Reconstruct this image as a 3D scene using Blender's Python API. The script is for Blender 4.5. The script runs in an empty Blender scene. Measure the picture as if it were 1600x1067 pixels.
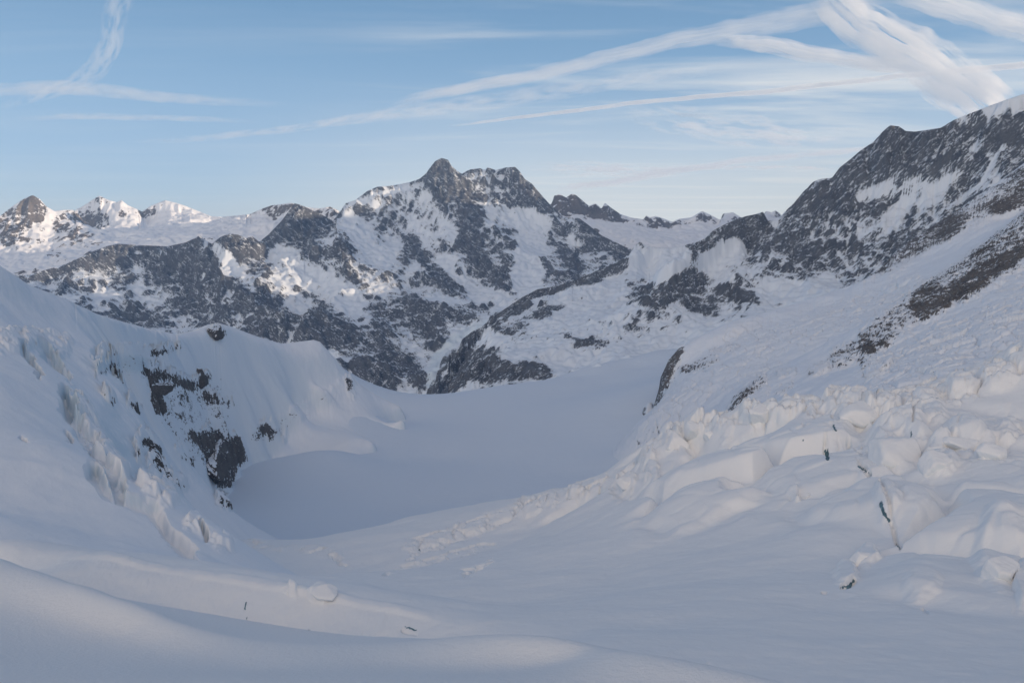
import bpy, math, random, time
import numpy as np
T0 = time.time()
random.seed(7); np.random.seed(7)
scene = bpy.context.scene

# ------------------------------------------------------------------ camera
FPX = 1350.0                      # focal length in pixels of the 1600 px wide photograph
PITCH = math.radians(7.95)
cam_d = bpy.data.cameras.new("camera"); cam = bpy.data.objects.new("camera", cam_d)
scene.collection.objects.link(cam); scene.camera = cam
cam_d.sensor_width = 36.0; cam_d.lens = 36.0 * FPX / 1600.0
cam_d.clip_start = 1.0; cam_d.clip_end = 200000.0
cam.rotation_euler = (math.pi / 2 - PITCH, 0, 0)

# ------------------------------------------------------------------ sky and sun
SUN_EL = math.radians(7.0)
SUN_AZ = math.radians(101.0)      # clockwise from the view direction (+Y)
world = bpy.data.worlds.new("World"); scene.world = world; world.use_nodes = True
wn = world.node_tree.nodes; wl = world.node_tree.links
def wnode(t, **k):
    n = wn.new(t)
    for p, v in k.items(): setattr(n, p, v)
    return n
sky = wnode("ShaderNodeTexSky", sky_type='NISHITA', sun_disc=False)
sky.sun_elevation = SUN_EL; sky.sun_rotation = SUN_AZ
sky.altitude = 3300; sky.air_density = 1.0; sky.dust_density = 0.6; sky.ozone_density = 1.3
bg = wn["Background"]; bg.inputs[1].default_value = 0.12
tc = wnode("ShaderNodeTexCoord"); sep = wnode("ShaderNodeSeparateXYZ"); wl.new(tc.outputs["Generated"], sep.inputs[0])
ramp = wnode("ShaderNodeValToRGB"); cr = ramp.color_ramp; cr.interpolation = 'B_SPLINE'
SKY_STOPS = [(0.0, (.52, .60, .70)), (.03, (.47, .60, .74)), (.10, (.33, .50, .70)), (.20, (.195, .37, .58)), (.34, (.082, .20, .39)), (.6, (.09, .165, .30)), (1.0, (.08, .145, .26))]
while len(cr.elements) < len(SKY_STOPS): cr.elements.new(.5)
for e, (p, c) in zip(cr.elements, SKY_STOPS): e.position = p; e.color = (*c, 1)
wl.new(sep.outputs[2], ramp.inputs[0])
sc_ = wnode("ShaderNodeVectorMath", operation='SCALE'); sc_.inputs[3].default_value = 1 / .12; wl.new(ramp.outputs[0], sc_.inputs[0])
mx = wnode("ShaderNodeMix", data_type='RGBA'); mx.inputs["Factor"].default_value = .75
wl.new(sky.outputs[0], mx.inputs["A"]); wl.new(sc_.outputs[0], mx.inputs["B"])
# broad warm evening glow in the sky behind the photographer
gd = wnode("ShaderNodeVectorMath", operation='DOT_PRODUCT'); gd.inputs[1].default_value = (-.25, -.96, .12); wl.new(tc.outputs["Generated"], gd.inputs[0])
gm = wnode("ShaderNodeMapRange", interpolation_type='SMOOTHSTEP'); gm.inputs[1].default_value = .1; gm.inputs[2].default_value = 1.0; wl.new(gd.outputs["Value"], gm.inputs[0])
ga = wnode("ShaderNodeMix", data_type='RGBA', blend_type='ADD'); ga.inputs["B"].default_value = tuple(c / .12 for c in (1.12, .86, .57)) + (1,)
wl.new(gm.outputs[0], ga.inputs["Factor"]); wl.new(mx.outputs["Result"], ga.inputs["A"])
# thin cirrus veil: streaky noise on a high flat layer
pl = wnode("ShaderNodeVectorMath", operation='DIVIDE'); zz = wnode("ShaderNodeMath", operation='MAXIMUM'); zz.inputs[1].default_value = .012
za = wnode("ShaderNodeMath", operation='ADD'); za.inputs[1].default_value = .03; wl.new(sep.outputs[2], za.inputs[0]); wl.new(za.outputs[0], zz.inputs[0])
cz = wnode("ShaderNodeCombineXYZ"); [wl.new(zz.outputs[0], cz.inputs[k]) for k in range(3)]
wl.new(tc.outputs["Generated"], pl.inputs[0]); wl.new(cz.outputs[0], pl.inputs[1])
mp_ = wnode("ShaderNodeMapping"); mp_.inputs["Rotation"].default_value = (0, 0, math.radians(-14)); mp_.inputs["Scale"].default_value = (.22, .60, .0); wl.new(pl.outputs[0], mp_.inputs[0])
cn = wnode("ShaderNodeTexNoise"); cn.inputs["Scale"].default_value = 1.1; cn.inputs["Detail"].default_value = 7; cn.inputs["Roughness"].default_value = .6; cn.inputs["Distortion"].default_value = .5; wl.new(mp_.outputs[0], cn.inputs[0])
cm = wnode("ShaderNodeMapRange", interpolation_type='SMOOTHSTEP'); cm.inputs[1].default_value = .44; cm.inputs[2].default_value = .72; wl.new(cn.outputs["Fac"], cm.inputs[0])
# more veil to the right and low down
vd = wnode("ShaderNodeVectorMath", operation='DOT_PRODUCT'); vd.inputs[1].default_value = (.28, .95, .10); wl.new(tc.outputs["Generated"], vd.inputs[0])
vm = wnode("ShaderNodeMapRange", interpolation_type='SMOOTHSTEP'); vm.inputs[1].default_value = .86; vm.inputs[2].default_value = 1.0; vm.inputs[3].default_value = .12; vm.inputs[4].default_value = .8; wl.new(vd.outputs["Value"], vm.inputs[0])
vv = wnode("ShaderNodeMath", operation='MULTIPLY'); wl.new(cm.outputs[0], vv.inputs[0]); wl.new(vm.outputs[0], vv.inputs[1])
ca = wnode("ShaderNodeMix", data_type='RGBA'); ca.inputs["B"].default_value = tuple(c / .12 for c in (.80, .79, .76)) + (1,)
wl.new(vv.outputs[0], ca.inputs["Factor"]); wl.new(ga.outputs["Result"], ca.inputs["A"])
# pale creamy band low over the far ridge on the right
hb = wnode("ShaderNodeMapRange", interpolation_type='SMOOTHSTEP'); hb.inputs[1].default_value = -.02; hb.inputs[2].default_value = .17; hb.inputs[3].default_value = .75; hb.inputs[4].default_value = 0; wl.new(sep.outputs[2], hb.inputs[0])
hd = wnode("ShaderNodeVectorMath", operation='DOT_PRODUCT'); hd.inputs[1].default_value = (.26, .965, 0); wl.new(tc.outputs["Generated"], hd.inputs[0])
hm = wnode("ShaderNodeMapRange", interpolation_type='SMOOTHSTEP'); hm.inputs[1].default_value = .80; hm.inputs[2].default_value = 1.0; wl.new(hd.outputs["Value"], hm.inputs[0])
hx = wnode("ShaderNodeMath", operation='MULTIPLY'); wl.new(hb.outputs[0], hx.inputs[0]); wl.new(hm.outputs[0], hx.inputs[1])
ha = wnode("ShaderNodeMix", data_type='RGBA'); ha.inputs["B"].default_value = tuple(c / .12 for c in (.86, .86, .80)) + (1,)
wl.new(hx.outputs[0], ha.inputs["Factor"]); wl.new(ca.outputs["Result"], ha.inputs["A"]); wl.new(ha.outputs["Result"], bg.inputs[0])
sl = bpy.data.lights.new("sun", 'SUN'); sl.energy = 5.0; sl.angle = math.radians(0.5); sl.color = (1.0, 0.77, 0.54)
so = bpy.data.objects.new("sun", sl); scene.collection.objects.link(so)
sd = np.array([math.sin(SUN_AZ) * math.cos(SUN_EL), math.cos(SUN_AZ) * math.cos(SUN_EL), math.sin(SUN_EL)])
from mathutils import Vector
so.rotation_euler = Vector(sd).to_track_quat('Z', 'Y').to_euler()
scene.view_settings.view_transform = 'Standard'; scene.view_settings.look = 'None'
scene.view_settings.exposure = 0.17; scene.view_settings.gamma = 1.0
scene.cycles.max_bounces = 8; scene.cycles.diffuse_bounces = 3; scene.cycles.volume_bounces = 8
scene.cycles.transparent_max_bounces = 32
scene.cycles.use_denoising = True

# ------------------------------------------------------------------ helpers
CT, ST = math.cos(PITCH), math.sin(PITCH)
def P(px, py, y):
    u = (px - 800.0) / FPX; v = (533.5 - py) / FPX
    s = y / (CT + v * ST)
    return (u * s, y, (v * CT - ST) * s)
def proj(x, y, z):
    f = np.maximum(y * CT - z * ST, 1.0); up = y * ST + z * CT
    return 800 + FPX * x / f, 533.5 - FPX * up / f

def _hash(ix, iy, seed):
    h = (ix.astype(np.int64) * 374761393 + iy.astype(np.int64) * 668265263 + seed * 1274126177) & 0xffffffff
    h = ((h ^ (h >> 13)) * 1274126177) & 0xffffffff
    return (h ^ (h >> 16)) & 0xffffffff
def pn(x, y, seed=0):
    x0 = np.floor(x); y0 = np.floor(y); fx = x - x0; fy = y - y0
    ix = x0.astype(np.int64); iy = y0.astype(np.int64)
    ux = fx * fx * fx * (fx * (fx * 6 - 15) + 10); uy = fy * fy * fy * (fy * (fy * 6 - 15) + 10)
    def g(dx, dy):
        a = _hash(ix + dx, iy + dy, seed).astype(np.float64) * (2 * math.pi / 4294967296.0)
        return np.cos(a) * (fx - dx) + np.sin(a) * (fy - dy)
    a = g(0, 0); b = g(1, 0); c = g(0, 1); d = g(1, 1)
    return 1.45 * ((a + (b - a) * ux) * (1 - uy) + (c + (d - c) * ux) * uy)
def fbm(x, y, sc, octv=5, seed=0, gain=.5, ridged=False):
    r = np.zeros_like(x); a = 1.0; f = 1.0 / sc; t = 0
    for o in range(octv):
        n = pn(x * f + 17.3 * o, y * f - 9.1 * o, seed + o)
        r += a * ((1 - 2 * np.abs(n)) if ridged else n); t += a
        a *= gain; f *= 2.03
    return r / t
def worley(x, y, sc, seed=0, jit=.85):
    x = x / sc; y = y / sc; ix = np.floor(x); iy = np.floor(y)
    f1 = np.full(x.shape, 9.0); f2 = f1.copy(); idv = np.zeros_like(x)
    for dx in (-1, 0, 1):
        for dy in (-1, 0, 1):
            cx = (ix + dx).astype(np.int64); cy = (iy + dy).astype(np.int64)
            h1 = _hash(cx, cy, seed) / 4294967296.0; h2 = _hash(cx, cy, seed + 91) / 4294967296.0
            d = np.hypot(cx + .5 + jit * (h1 - .5) - x, cy + .5 + jit * (h2 - .5) - y)
            m = d < f1
            f2 = np.where(m, f1, np.minimum(f2, d)); idv = np.where(m, _hash(cx, cy, seed + 7) / 4294967296.0, idv)
            f1 = np.where(m, d, f1)
    return f1, f2, idv
def cells(x, y, sc, seed=0, jit=.8):
    x = x / sc; y = y / sc; ix = np.floor(x); iy = np.floor(y)
    f1 = np.full(x.shape, 9.0); f2 = f1.copy(); idv = np.zeros_like(x); ox = np.zeros_like(x); oy = np.zeros_like(x)
    for dx in (-1, 0, 1):
        for dy in (-1, 0, 1):
            cx = (ix + dx).astype(np.int64); cy = (iy + dy).astype(np.int64)
            h1 = _hash(cx, cy, seed) / 4294967296.0; h2 = _hash(cx, cy, seed + 91) / 4294967296.0
            vx = x - (cx + .5 + jit * (h1 - .5)); vy = y - (cy + .5 + jit * (h2 - .5)); d = np.hypot(vx, vy)
            m = d < f1
            f2 = np.where(m, f1, np.minimum(f2, d)); idv = np.where(m, _hash(cx, cy, seed + 7) / 4294967296.0, idv)
            ox = np.where(m, vx, ox); oy = np.where(m, vy, oy); f1 = np.where(m, d, f1)
    return f1, f2, idv, ox, oy
def blocks(X, Y, sc, seed, edge=.10):
    """tilted flat-topped ice blocks with cracks between them, heights 0..1"""
    f1, f2, i, ox, oy = cells(X, Y, sc, seed)
    t1 = (i * 7919) % 1 - .5; t2 = (i * 104729) % 1 - .5
    h = .25 + .75 * i + .9 * (t1 * ox + t2 * oy)
    return h * sstep(0, edge * 2, f2 - f1) - .25 * (1 - sstep(0, edge, f2 - f1)), i
def sstep(a, b, x):
    t = np.clip((x - a) / (b - a), 0, 1); return t * t * (3 - 2 * t)

def dens(line, step):
    out = []
    for a, b in zip(line[:-1], line[1:]):
        n = max(1, int(math.hypot(a[0] - b[0], a[1] - b[1]) / step))
        for k in range(n):
            t = k / n; out.append(tuple(a[i] + (b[i] - a[i]) * t for i in range(3)))
    out.append(tuple(line[-1])); return out

def rbf(pts, X, Y, kind='lin', smooth=0.003):
    p = np.array(pts, float)
    # merge near duplicates
    key = np.round(p[:, :2] / 3.0).astype(np.int64); _, i = np.unique(key, axis=0, return_index=True); p = p[i]
    S = 1000.0; q = p[:, :2] / S; n = len(q)
    def ker(r2):
        if kind == 'lin': return np.sqrt(r2)
        return 0.5 * r2 * np.log(r2 + 1e-12)
    D2 = ((q[:, None, :] - q[None, :, :]) ** 2).sum(2)
    A = np.zeros((n + 3, n + 3)); A[:n, :n] = ker(D2) - (smooth if kind == 'lin' else -smooth) * np.eye(n)
    A[:n, n] = 1; A[:n, n + 1:] = q; A[n, :n] = 1; A[n + 1:, :n] = q.T
    b = np.zeros(n + 3); b[:n] = p[:, 2]
    w = np.linalg.solve(A, b)
    xs = X.ravel() / S; ys = Y.ravel() / S; out = np.empty(xs.size)
    for s in range(0, xs.size, 40000):
        a = xs[s:s + 40000, None]; c = ys[s:s + 40000, None]
        r2 = (a - q[:, 0]) ** 2 + (c - q[:, 1]) ** 2
        out[s:s + 40000] = ker(r2) @ w[:n] + w[n] + a[:, 0] * w[n + 1] + c[:, 0] * w[n + 2]
    return out.reshape(X.shape)

def erode(H, cell, drops=160000, steps=45, seed=1, rate=.35, batch=20000, keep=None):
    H = H / cell; rs = np.random.RandomState(seed); ny, nx = H.shape
    for b in range(max(1, drops // batch)):
        N = batch
        x = rs.uniform(1, nx - 2.01, N); y = rs.uniform(1, ny - 2.01, N)
        dx = np.zeros(N); dy = np.zeros(N); vel = np.ones(N); wat = np.ones(N); sed = np.zeros(N)
        dH = np.zeros(H.size)
        for s in range(steps):
            ix = x.astype(int); iy = y.astype(int); fx = x - ix; fy = y - iy; i0 = iy * nx + ix
            Hf = H.ravel()
            h00 = Hf[i0]; h10 = Hf[i0 + 1]; h01 = Hf[i0 + nx]; h11 = Hf[i0 + nx + 1]
            gx = (h10 - h00) * (1 - fy) + (h11 - h01) * fy; gy = (h01 - h00) * (1 - fx) + (h11 - h10) * fx
            h = h00 * (1 - fx) * (1 - fy) + h10 * fx * (1 - fy) + h01 * (1 - fx) * fy + h11 * fx * fy
            dx = dx * .1 - gx * .9; dy = dy * .1 - gy * .9
            l = np.hypot(dx, dy) + 1e-9; dx /= l; dy /= l
            x2 = np.clip(x + dx, 1, nx - 2.01); y2 = np.clip(y + dy, 1, ny - 2.01)
            jx = x2.astype(int); jy = y2.astype(int); ex = x2 - jx; ey = y2 - jy; j0 = jy * nx + jx
            hn = (Hf[j0] * (1 - ex) + Hf[j0 + 1] * ex) * (1 - ey) + (Hf[j0 + nx] * (1 - ex) + Hf[j0 + nx + 1] * ex) * ey
            dh = hn - h
            cap = np.maximum(-dh, .01) * vel * wat * 4.0
            dep = np.where(dh > 0, np.minimum(dh, sed), np.where(sed > cap, (sed - cap) * .3, 0))
            ero = np.where((dh <= 0) & (sed <= cap), np.minimum((cap - sed) * rate, -dh), 0)
            am = dep - ero; sed = sed - am
            for o, w in ((0, (1 - fx) * (1 - fy)), (1, fx * (1 - fy)), (nx, (1 - fx) * fy), (nx + 1, fx * fy)):
                dH += np.bincount(i0 + o, am * w, H.size)
            vel = np.sqrt(np.maximum(vel * vel - dh * 1.0, .01)); vel = np.minimum(vel, 3); wat *= .975
            x, y = x2, y2
        dH = dH.reshape(H.shape)
        # spread a little so that channels are wider than one cell
        k = dH.copy(); k[1:-1, 1:-1] = .4 * dH[1:-1, 1:-1] + .1 * (dH[:-2, 1:-1] + dH[2:, 1:-1] + dH[1:-1, :-2] + dH[1:-1, 2:]) + .05 * (dH[:-2, :-2] + dH[2:, 2:] + dH[2:, :-2] + dH[:-2, 2:])
        k = np.clip(k, -.8, .5)
        if keep is not None: k = k * keep
        H = H + k
    return H * cell

def bil(H, x0, y0, cell, X, Y):
    """Catmull-Rom-ish smooth sample of a regular grid"""
    gx = np.clip((X - x0) / cell, 1, H.shape[1] - 3.001); gy = np.clip((Y - y0) / cell, 1, H.shape[0] - 3.001)
    ix = gx.astype(int); iy = gy.astype(int); fx = gx - ix; fy = gy - iy; nx = H.shape[1]; Hf = H.ravel()
    def cw(t): return (-.5 * t + t * t - .5 * t ** 3, 1 - 2.5 * t * t + 1.5 * t ** 3, .5 * t + 2 * t * t - 1.5 * t ** 3, -.5 * t * t + .5 * t ** 3)
    wx = cw(fx); wy = cw(fy); out = 0
    for j in range(4):
        r = 0
        for i in range(4): r = r + Hf[(iy + j - 1) * nx + ix + i - 1] * wx[i]
        out = out + r * wy[j]
    return out

def grid_mesh(name, X, Y, Z, attrs, mat, label=None, cat=None, drop=None):
    nr, nc = X.shape; co = np.stack([X, Y, Z], -1).reshape(-1, 3).astype(np.float32)
    i = np.arange(nr * nc).reshape(nr, nc)
    f = np.stack([i[:-1, :-1], i[:-1, 1:], i[1:, 1:], i[1:, :-1]], -1).reshape(-1, 4)
    if drop is not None:
        d = drop.reshape(nr, nc); k = ~(d[:-1, :-1] & d[:-1, 1:] & d[1:, 1:] & d[1:, :-1]).reshape(-1); f = f[k]
    me = bpy.data.meshes.new(name); me.vertices.add(len(co)); me.vertices.foreach_set("co", co.ravel())
    me.loops.add(f.size); me.loops.foreach_set("vertex_index", f.ravel().astype(np.int32))
    me.polygons.add(len(f)); me.polygons.foreach_set("loop_start", (np.arange(len(f)) * 4).astype(np.int32))
    me.polygons.foreach_set("use_smooth", np.ones(len(f), bool))
    me.update(calc_edges=True)
    for k, v in attrs.items():
        a = me.attributes.new(k, 'FLOAT', 'POINT'); a.data.foreach_set("value", np.ascontiguousarray(v, dtype=np.float32).ravel())
    me.materials.append(mat)
    o = bpy.data.objects.new(name, me); scene.collection.objects.link(o)
    o["kind"] = "structure"
    if label: o["label"] = label
    if cat: o["category"] = cat
    print("built %s %d verts  t=%.1f" % (name, len(co), time.time() - T0)); return o

def normals(X, Y, Z):
    ax = np.gradient(X, axis=1); ay = np.gradient(Y, axis=1); az = np.gradient(Z, axis=1)
    bx = np.gradient(X, axis=0); by = np.gradient(Y, axis=0); bz = np.gradient(Z, axis=0)
    nx = ay * bz - az * by; ny = az * bx - ax * bz; nz = ax * by - ay * bx
    l = np.sqrt(nx * nx + ny * ny + nz * nz) + 1e-9
    s = np.sign(nz); return nx / l * s, ny / l * s, nz / l * s

def stroke_field(PX, PY, strokes, X=None, Y=None):
    """strokes: (polyline in photo pixels, half width px, value[, softness]) laid on the real surface"""
    out = np.zeros(PX.shape)
    for st in strokes:
        ln, w, val = st[0], st[1], st[2]; soft = st[3] if len(st) > 3 else .5
        x0 = min(p[0] for p in ln) - 2 * w; x1 = max(p[0] for p in ln) + 2 * w
        y0 = min(p[1] for p in ln) - 2 * w; y1 = max(p[1] for p in ln) + 2 * w
        m = (PX > x0) & (PX < x1) & (PY > y0) & (PY < y1)
        if not m.any(): continue
        a = PX[m]; b = PY[m]; d = np.full(a.shape, 1e9)
        if len(ln) == 1: d = np.hypot(a - ln[0][0], b - ln[0][1])
        for p, q in zip(ln[:-1], ln[1:]):
            vx = q[0] - p[0]; vy = q[1] - p[1]; L = vx * vx + vy * vy + 1e-9
            t = np.clip(((a - p[0]) * vx + (b - p[1]) * vy) / L, 0, 1)
            d = np.minimum(d, np.hypot(a - p[0] - t * vx, b - p[1] - t * vy))
        wgt = 1 - sstep(w * (1 - soft), w * (1 + soft), d)
        out[m] += val * wgt
    return out

# ------------------------------------------------------------------ materials
def mountain_material(name, nscale, rock_a, rock_b, bump=1.0, snow=(.86, .87, .89), str_ang=35, bright=1.0, thr=(.47, .53), rn=2.3, sb=.12, stretch=(.5, 1.0)):
    m = bpy.data.materials.new(name); m.use_nodes = True; nt = m.node_tree; N = nt.nodes; L = nt.links
    b = N["Principled BSDF"]
    def nd(t, **k):
        n = N.new(t)
        for a, v in k.items(): setattr(n, a, v)
        return n
    def math_(op, a, c, clamp=False):
        n = nd("ShaderNodeMath", operation=op); n.use_clamp = clamp
        for i, s in enumerate((a, c)):
            if isinstance(s, (int, float)): n.inputs[i].default_value = s
            else: L.new(s, n.inputs[i])
        return n.outputs[0]
    geo = nd("ShaderNodeNewGeometry"); pos = geo.outputs["Position"]
    sa = math.radians(str_ang); cx_ = nd("ShaderNodeCombineXYZ")
    for k, (d, s_) in enumerate((((math.cos(sa), .25, math.sin(sa)), stretch[0]), ((-math.sin(sa), .1, math.cos(sa)), stretch[1]), ((0, 1, .3), .7))):
        dp = nd("ShaderNodeVectorMath", operation='DOT_PRODUCT'); dp.inputs[1].default_value = tuple(s_ * c for c in d)
        L.new(pos, dp.inputs[0]); L.new(dp.outputs["Value"], cx_.inputs[k])
    mp = cx_
    n1 = nd("ShaderNodeTexNoise"); n1.inputs["Scale"].default_value = nscale; n1.inputs["Detail"].default_value = 7
    n1.inputs["Roughness"].default_value = .68; L.new(mp.outputs[0], n1.inputs[0])
    nL = nd("ShaderNodeTexNoise"); nL.inputs["Scale"].default_value = nscale * .22; nL.inputs["Detail"].default_value = 3; L.new(mp.outputs[0], nL.inputs[0])
    ar = nd("ShaderNodeAttribute", attribute_name="rock"); ai = nd("ShaderNodeAttribute", attribute_name="ice")
    r = math_('ADD', ar.outputs["Fac"], math_('ADD', math_('MULTIPLY', math_('SUBTRACT', n1.outputs["Fac"], .5), rn), math_('MULTIPLY', math_('SUBTRACT', nL.outputs["Fac"], .5), rn * .5)))
    mr = nd("ShaderNodeMapRange"); mr.interpolation_type = 'SMOOTHSTEP'
    mr.inputs[1].default_value = thr[0]; mr.inputs[2].default_value = thr[1]; L.new(r, mr.inputs[0]); fac = mr.outputs[0]
    n2 = nd("ShaderNodeTexNoise"); n2.inputs["Scale"].default_value = nscale * 2.2; n2.inputs["Detail"].default_value = 6; L.new(mp.outputs[0], n2.inputs[0])
    n3 = nd("ShaderNodeTexNoise"); n3.inputs["Scale"].default_value = nscale * .12; n3.inputs["Detail"].default_value = 4; L.new(pos, n3.inputs[0])
    rc = nd("ShaderNodeMix", data_type='RGBA'); rc.inputs["A"].default_value = (*rock_a, 1); rc.inputs["B"].default_value = (*rock_b, 1)
    mr2 = nd("ShaderNodeMapRange"); mr2.inputs[1].default_value = .35; mr2.inputs[2].default_value = .65
    L.new(math_('ADD', math_('MULTIPLY', n2.outputs["Fac"], .6), math_('MULTIPLY', n3.outputs["Fac"], .4)), mr2.inputs[0]); L.new(mr2.outputs[0], rc.inputs["Factor"])
    # snow, faintly dirty / icy patches
    sc = nd("ShaderNodeMix", data_type='RGBA'); sc.inputs["A"].default_value = (*snow, 1); sc.inputs["B"].default_value = (.60, .70, .76, 1)
    L.new(ai.outputs["Fac"], sc.inputs["Factor"])
    fin = nd("ShaderNodeMix", data_type='RGBA'); L.new(fac, fin.inputs["Factor"]); L.new(sc.outputs["Result"], fin.inputs["A"]); L.new(rc.outputs["Result"], fin.inputs["B"])
    L.new(fin.outputs["Result"], b.inputs["Base Color"])
    b.inputs["Roughness"].default_value = .75; b.inputs["Specular IOR Level"].default_value = .15
    bp = nd("ShaderNodeBump"); bp.inputs["Strength"].default_value = 1.0; 
    h = math_('MULTIPLY', n1.outputs["Fac"], math_('ADD', math_('MULTIPLY', fac, 1.0), sb))
    L.new(math_('MULTIPLY', h, bump / nscale * .55), bp.inputs["Height"]); bp.inputs["Distance"].default_value = 1.0
    L.new(bp.outputs[0], b.inputs["Normal"])
    return m

def snow_material(name, nscale, bump=.3, snow=(.89, .88, .87), rock=(.09, .08, .075), sb=.12):
    return mountain_material(name, nscale, rock, tuple(c * 2.2 for c in rock), bump, snow, sb=sb)


# ------------------------------------------------------------------ terrain layers
def yl(pts, *ys):
    """photo outline points + depths (first .. last, spread evenly over the points)"""
    n = len(pts); t = np.linspace(0, len(ys) - 1, n)
    yy = np.interp(t, np.arange(len(ys)), ys)
    return [(p[0], p[1], float(y)) for p, y in zip(pts, yy)]

SURF = {}
def blur(H, n):
    for _ in range(n):
        K = np.pad(H, 1, mode='edge')
        H = (K[:-2, 1:-1] + K[2:, 1:-1] + K[1:-1, :-2] + K[1:-1, 2:] + 4 * K[1:-1, 1:-1]) / 8
    return H

def layer(name, lines, crests, u0, u1, nu, y0, y1, ny, cell, mat, step=14, cstep=5, back=(500, 350), noise=0, nsc=400, er=0, er_steps=45,
          fine=3.0, fsc=40, rock0=40, rockw=10, rockn=.25, rnsc=120, rock_str=(), ice_str=(), bumps=None, blurn=0, extra=(), seed=3,
          label=None, cat=None, conv=0.0, drop=None, xr=None, z_lim=None, rbase=0.0, strata=0.6, rockamp=0, rmax=.80, ice_slope=None, wsc=9, flute=None):
    pts = []
    for l in crests:
        bk = back
        if isinstance(l, tuple): l, bk = l[0], l[1]
        d = dens(l, cstep)
        for q in d:
            w = P(*q); pts.append(w)
        for q in dens(l, step * 2):
            w = P(*q); r = math.hypot(w[0], w[1]); k = bk[0]
            pts.append((w[0] * (1 + k / r), w[1] * (1 + k / r), w[2] - bk[1]))
            pts.append((w[0] * (1 + 2.2 * k / r), w[1] * (1 + 2.2 * k / r), w[2] - bk[1] * 1.9))
    for l in lines:
        for q in dens(l, step * 1.5): pts.append(P(*q))
    pts += list(extra)
    xa = min(u0 * y0, u0 * y1) - 4 * cell; xb = max(u1 * y0, u1 * y1) + 4 * cell; ya = y0 - 4 * cell; yb = y1 + 4 * cell
    gx = np.arange(xa, xb, cell); gy = np.arange(ya, yb, cell); GX, GY = np.meshgrid(gx, gy)
    ev = 2
    GXc, GYc = np.meshgrid(np.arange(xa - 3 * ev * cell, xb + 4 * ev * cell, ev * cell), np.arange(ya - 3 * ev * cell, yb + 4 * ev * cell, ev * cell))
    Hc = rbf(pts, GXc, GYc)
    H = bil(Hc, GXc[0, 0], GYc[0, 0], ev * cell, GX, GY)
    if blurn: H = blur(H, blurn)
    def flutes(x, y):
        an, fs, fa = flute; ca, sa = math.cos(math.radians(an)), math.sin(math.radians(an))
        w = fbm(x, y, fs * 5, 3, seed + 40) * fs * 1.6
        return fbm((x * ca + y * sa + w) , (-x * sa + y * ca) / 4.5, fs, 4, seed + 41, .55, ridged=True) - .3
    if noise:
        wx = fbm(GX, GY, nsc * 1.5, 3, seed + 50) * nsc * .35; wy = fbm(GX, GY, nsc * 1.5, 3, seed + 60) * nsc * .35
        cp = np.array([P(*z)[:2] for l in crests for z in dens(l[0] if isinstance(l, tuple) else l, 12)])
        dm = np.full(GX.shape, 1e9)
        for c in cp: dm = np.minimum(dm, (GX - c[0]) ** 2 + (GY - c[1]) ** 2)
        nm = np.exp(-dm / (nsc * .5) ** 2)
        H = H - nm * noise * .25 + (1 - .6 * nm) * noise * (fbm(GX + wx, GY + wy, nsc, 5, seed, ridged=True) - .35)
    if flute: H = H + (1 - .6 * nm) * flute[2] * flutes(GX, GY)
    if er: H = blur(erode(H, cell, er, er_steps, seed), 1)
    if noise:
        for it in range(1):
            cc = np.array([P(*z) for l in crests for z in dens(l[0] if isinstance(l, tuple) else l, 5)])
            dz = cc[:, 2] - bil(blur(H, 1), gx[0], gy[0], cell, cc[:, 0], cc[:, 1])
            num = np.zeros(H.shape); den = np.full(H.shape, 1e-3)
            R = cell * 5.0
            for (cx_, cy_, _z), d_ in zip(cc, dz):
                ix0 = int((cx_ - gx[0]) / cell); iy0 = int((cy_ - gy[0]) / cell); x0, x1, y0_, y1_ = max(ix0 - 14, 0), ix0 + 15, max(iy0 - 14, 0), iy0 + 15
                if x1 <= 0 or y1_ <= 0: continue
                w_ = np.exp(-((GX[y0_:y1_, x0:x1] - cx_) ** 2 + (GY[y0_:y1_, x0:x1] - cy_) ** 2) / (R * R))
                num[y0_:y1_, x0:x1] += w_ * d_; den[y0_:y1_, x0:x1] += w_
            H = H + num / np.maximum(den, .35)
    Hb = blur(H, 12); Hs = blur(H, 1)
    # fan of vertices seen from the photographer's side, denser near
    u = np.linspace(u0, u1, nu); ys = y0 * (y1 / y0) ** np.linspace(0, 1, ny) if y1 / y0 > 1.8 else np.linspace(y0, y1, ny)
    U, Y = np.meshgrid(u, ys); X = U * Y
    Z = bil(H, gx[0], gy[0], cell, X, Y); Zb = bil(Hb, gx[0], gy[0], cell, X, Y)
    nb = normals(X, Y, Zb); slope_b = np.degrees(np.arccos(np.clip(nb[2], -1, 1))); rel = (Z - Zb) / cell
    if er:
        px_, py_ = proj(X, Y, Z)
        rk = sstep(.3, .75, .5 + rbase + (slope_b - rock0) / rockw * .5 + stroke_field(px_, py_, rock_str) + conv * np.clip(rel, -1, 1))
        Zs = bil(Hs, gx[0], gy[0], cell, X, Y); Z = Zs + (Z - Zs) * rk; fine_k = .22 + rk
    else: fine_k = 1.0
    n_ = normals(X, Y, Z); steep = np.clip((1 - n_[2]) * 2.2, 0, 1)
    Z = Z + fine_k * fine * (.15 + steep) * fbm(X, Y, fsc, 5, seed + 20, .55, ridged=True)
    PX, PY = proj(X, Y, Z)
    wpx = np.zeros_like(X)
    if len(rock_str): wpx = fbm(X, Y, rnsc * .8, 4, seed + 80, .65); wpy = fbm(X, Y, rnsc * .8, 4, seed + 81, .65)
    if rockamp:
        rs_ = np.clip(stroke_field(PX + 9 * wpx, PY + 9 * wpy, rock_str), 0, 1)
        Z = Z + rs_ * rockamp * (.5 + fbm(X + Z * .6, Y, rockamp * 3.2, 5, seed + 82, .62, ridged=True))
    if bumps is not None:
        Z = bumps(X, Y, Z, PX, PY); PX, PY = proj(X, Y, Z)
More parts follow.
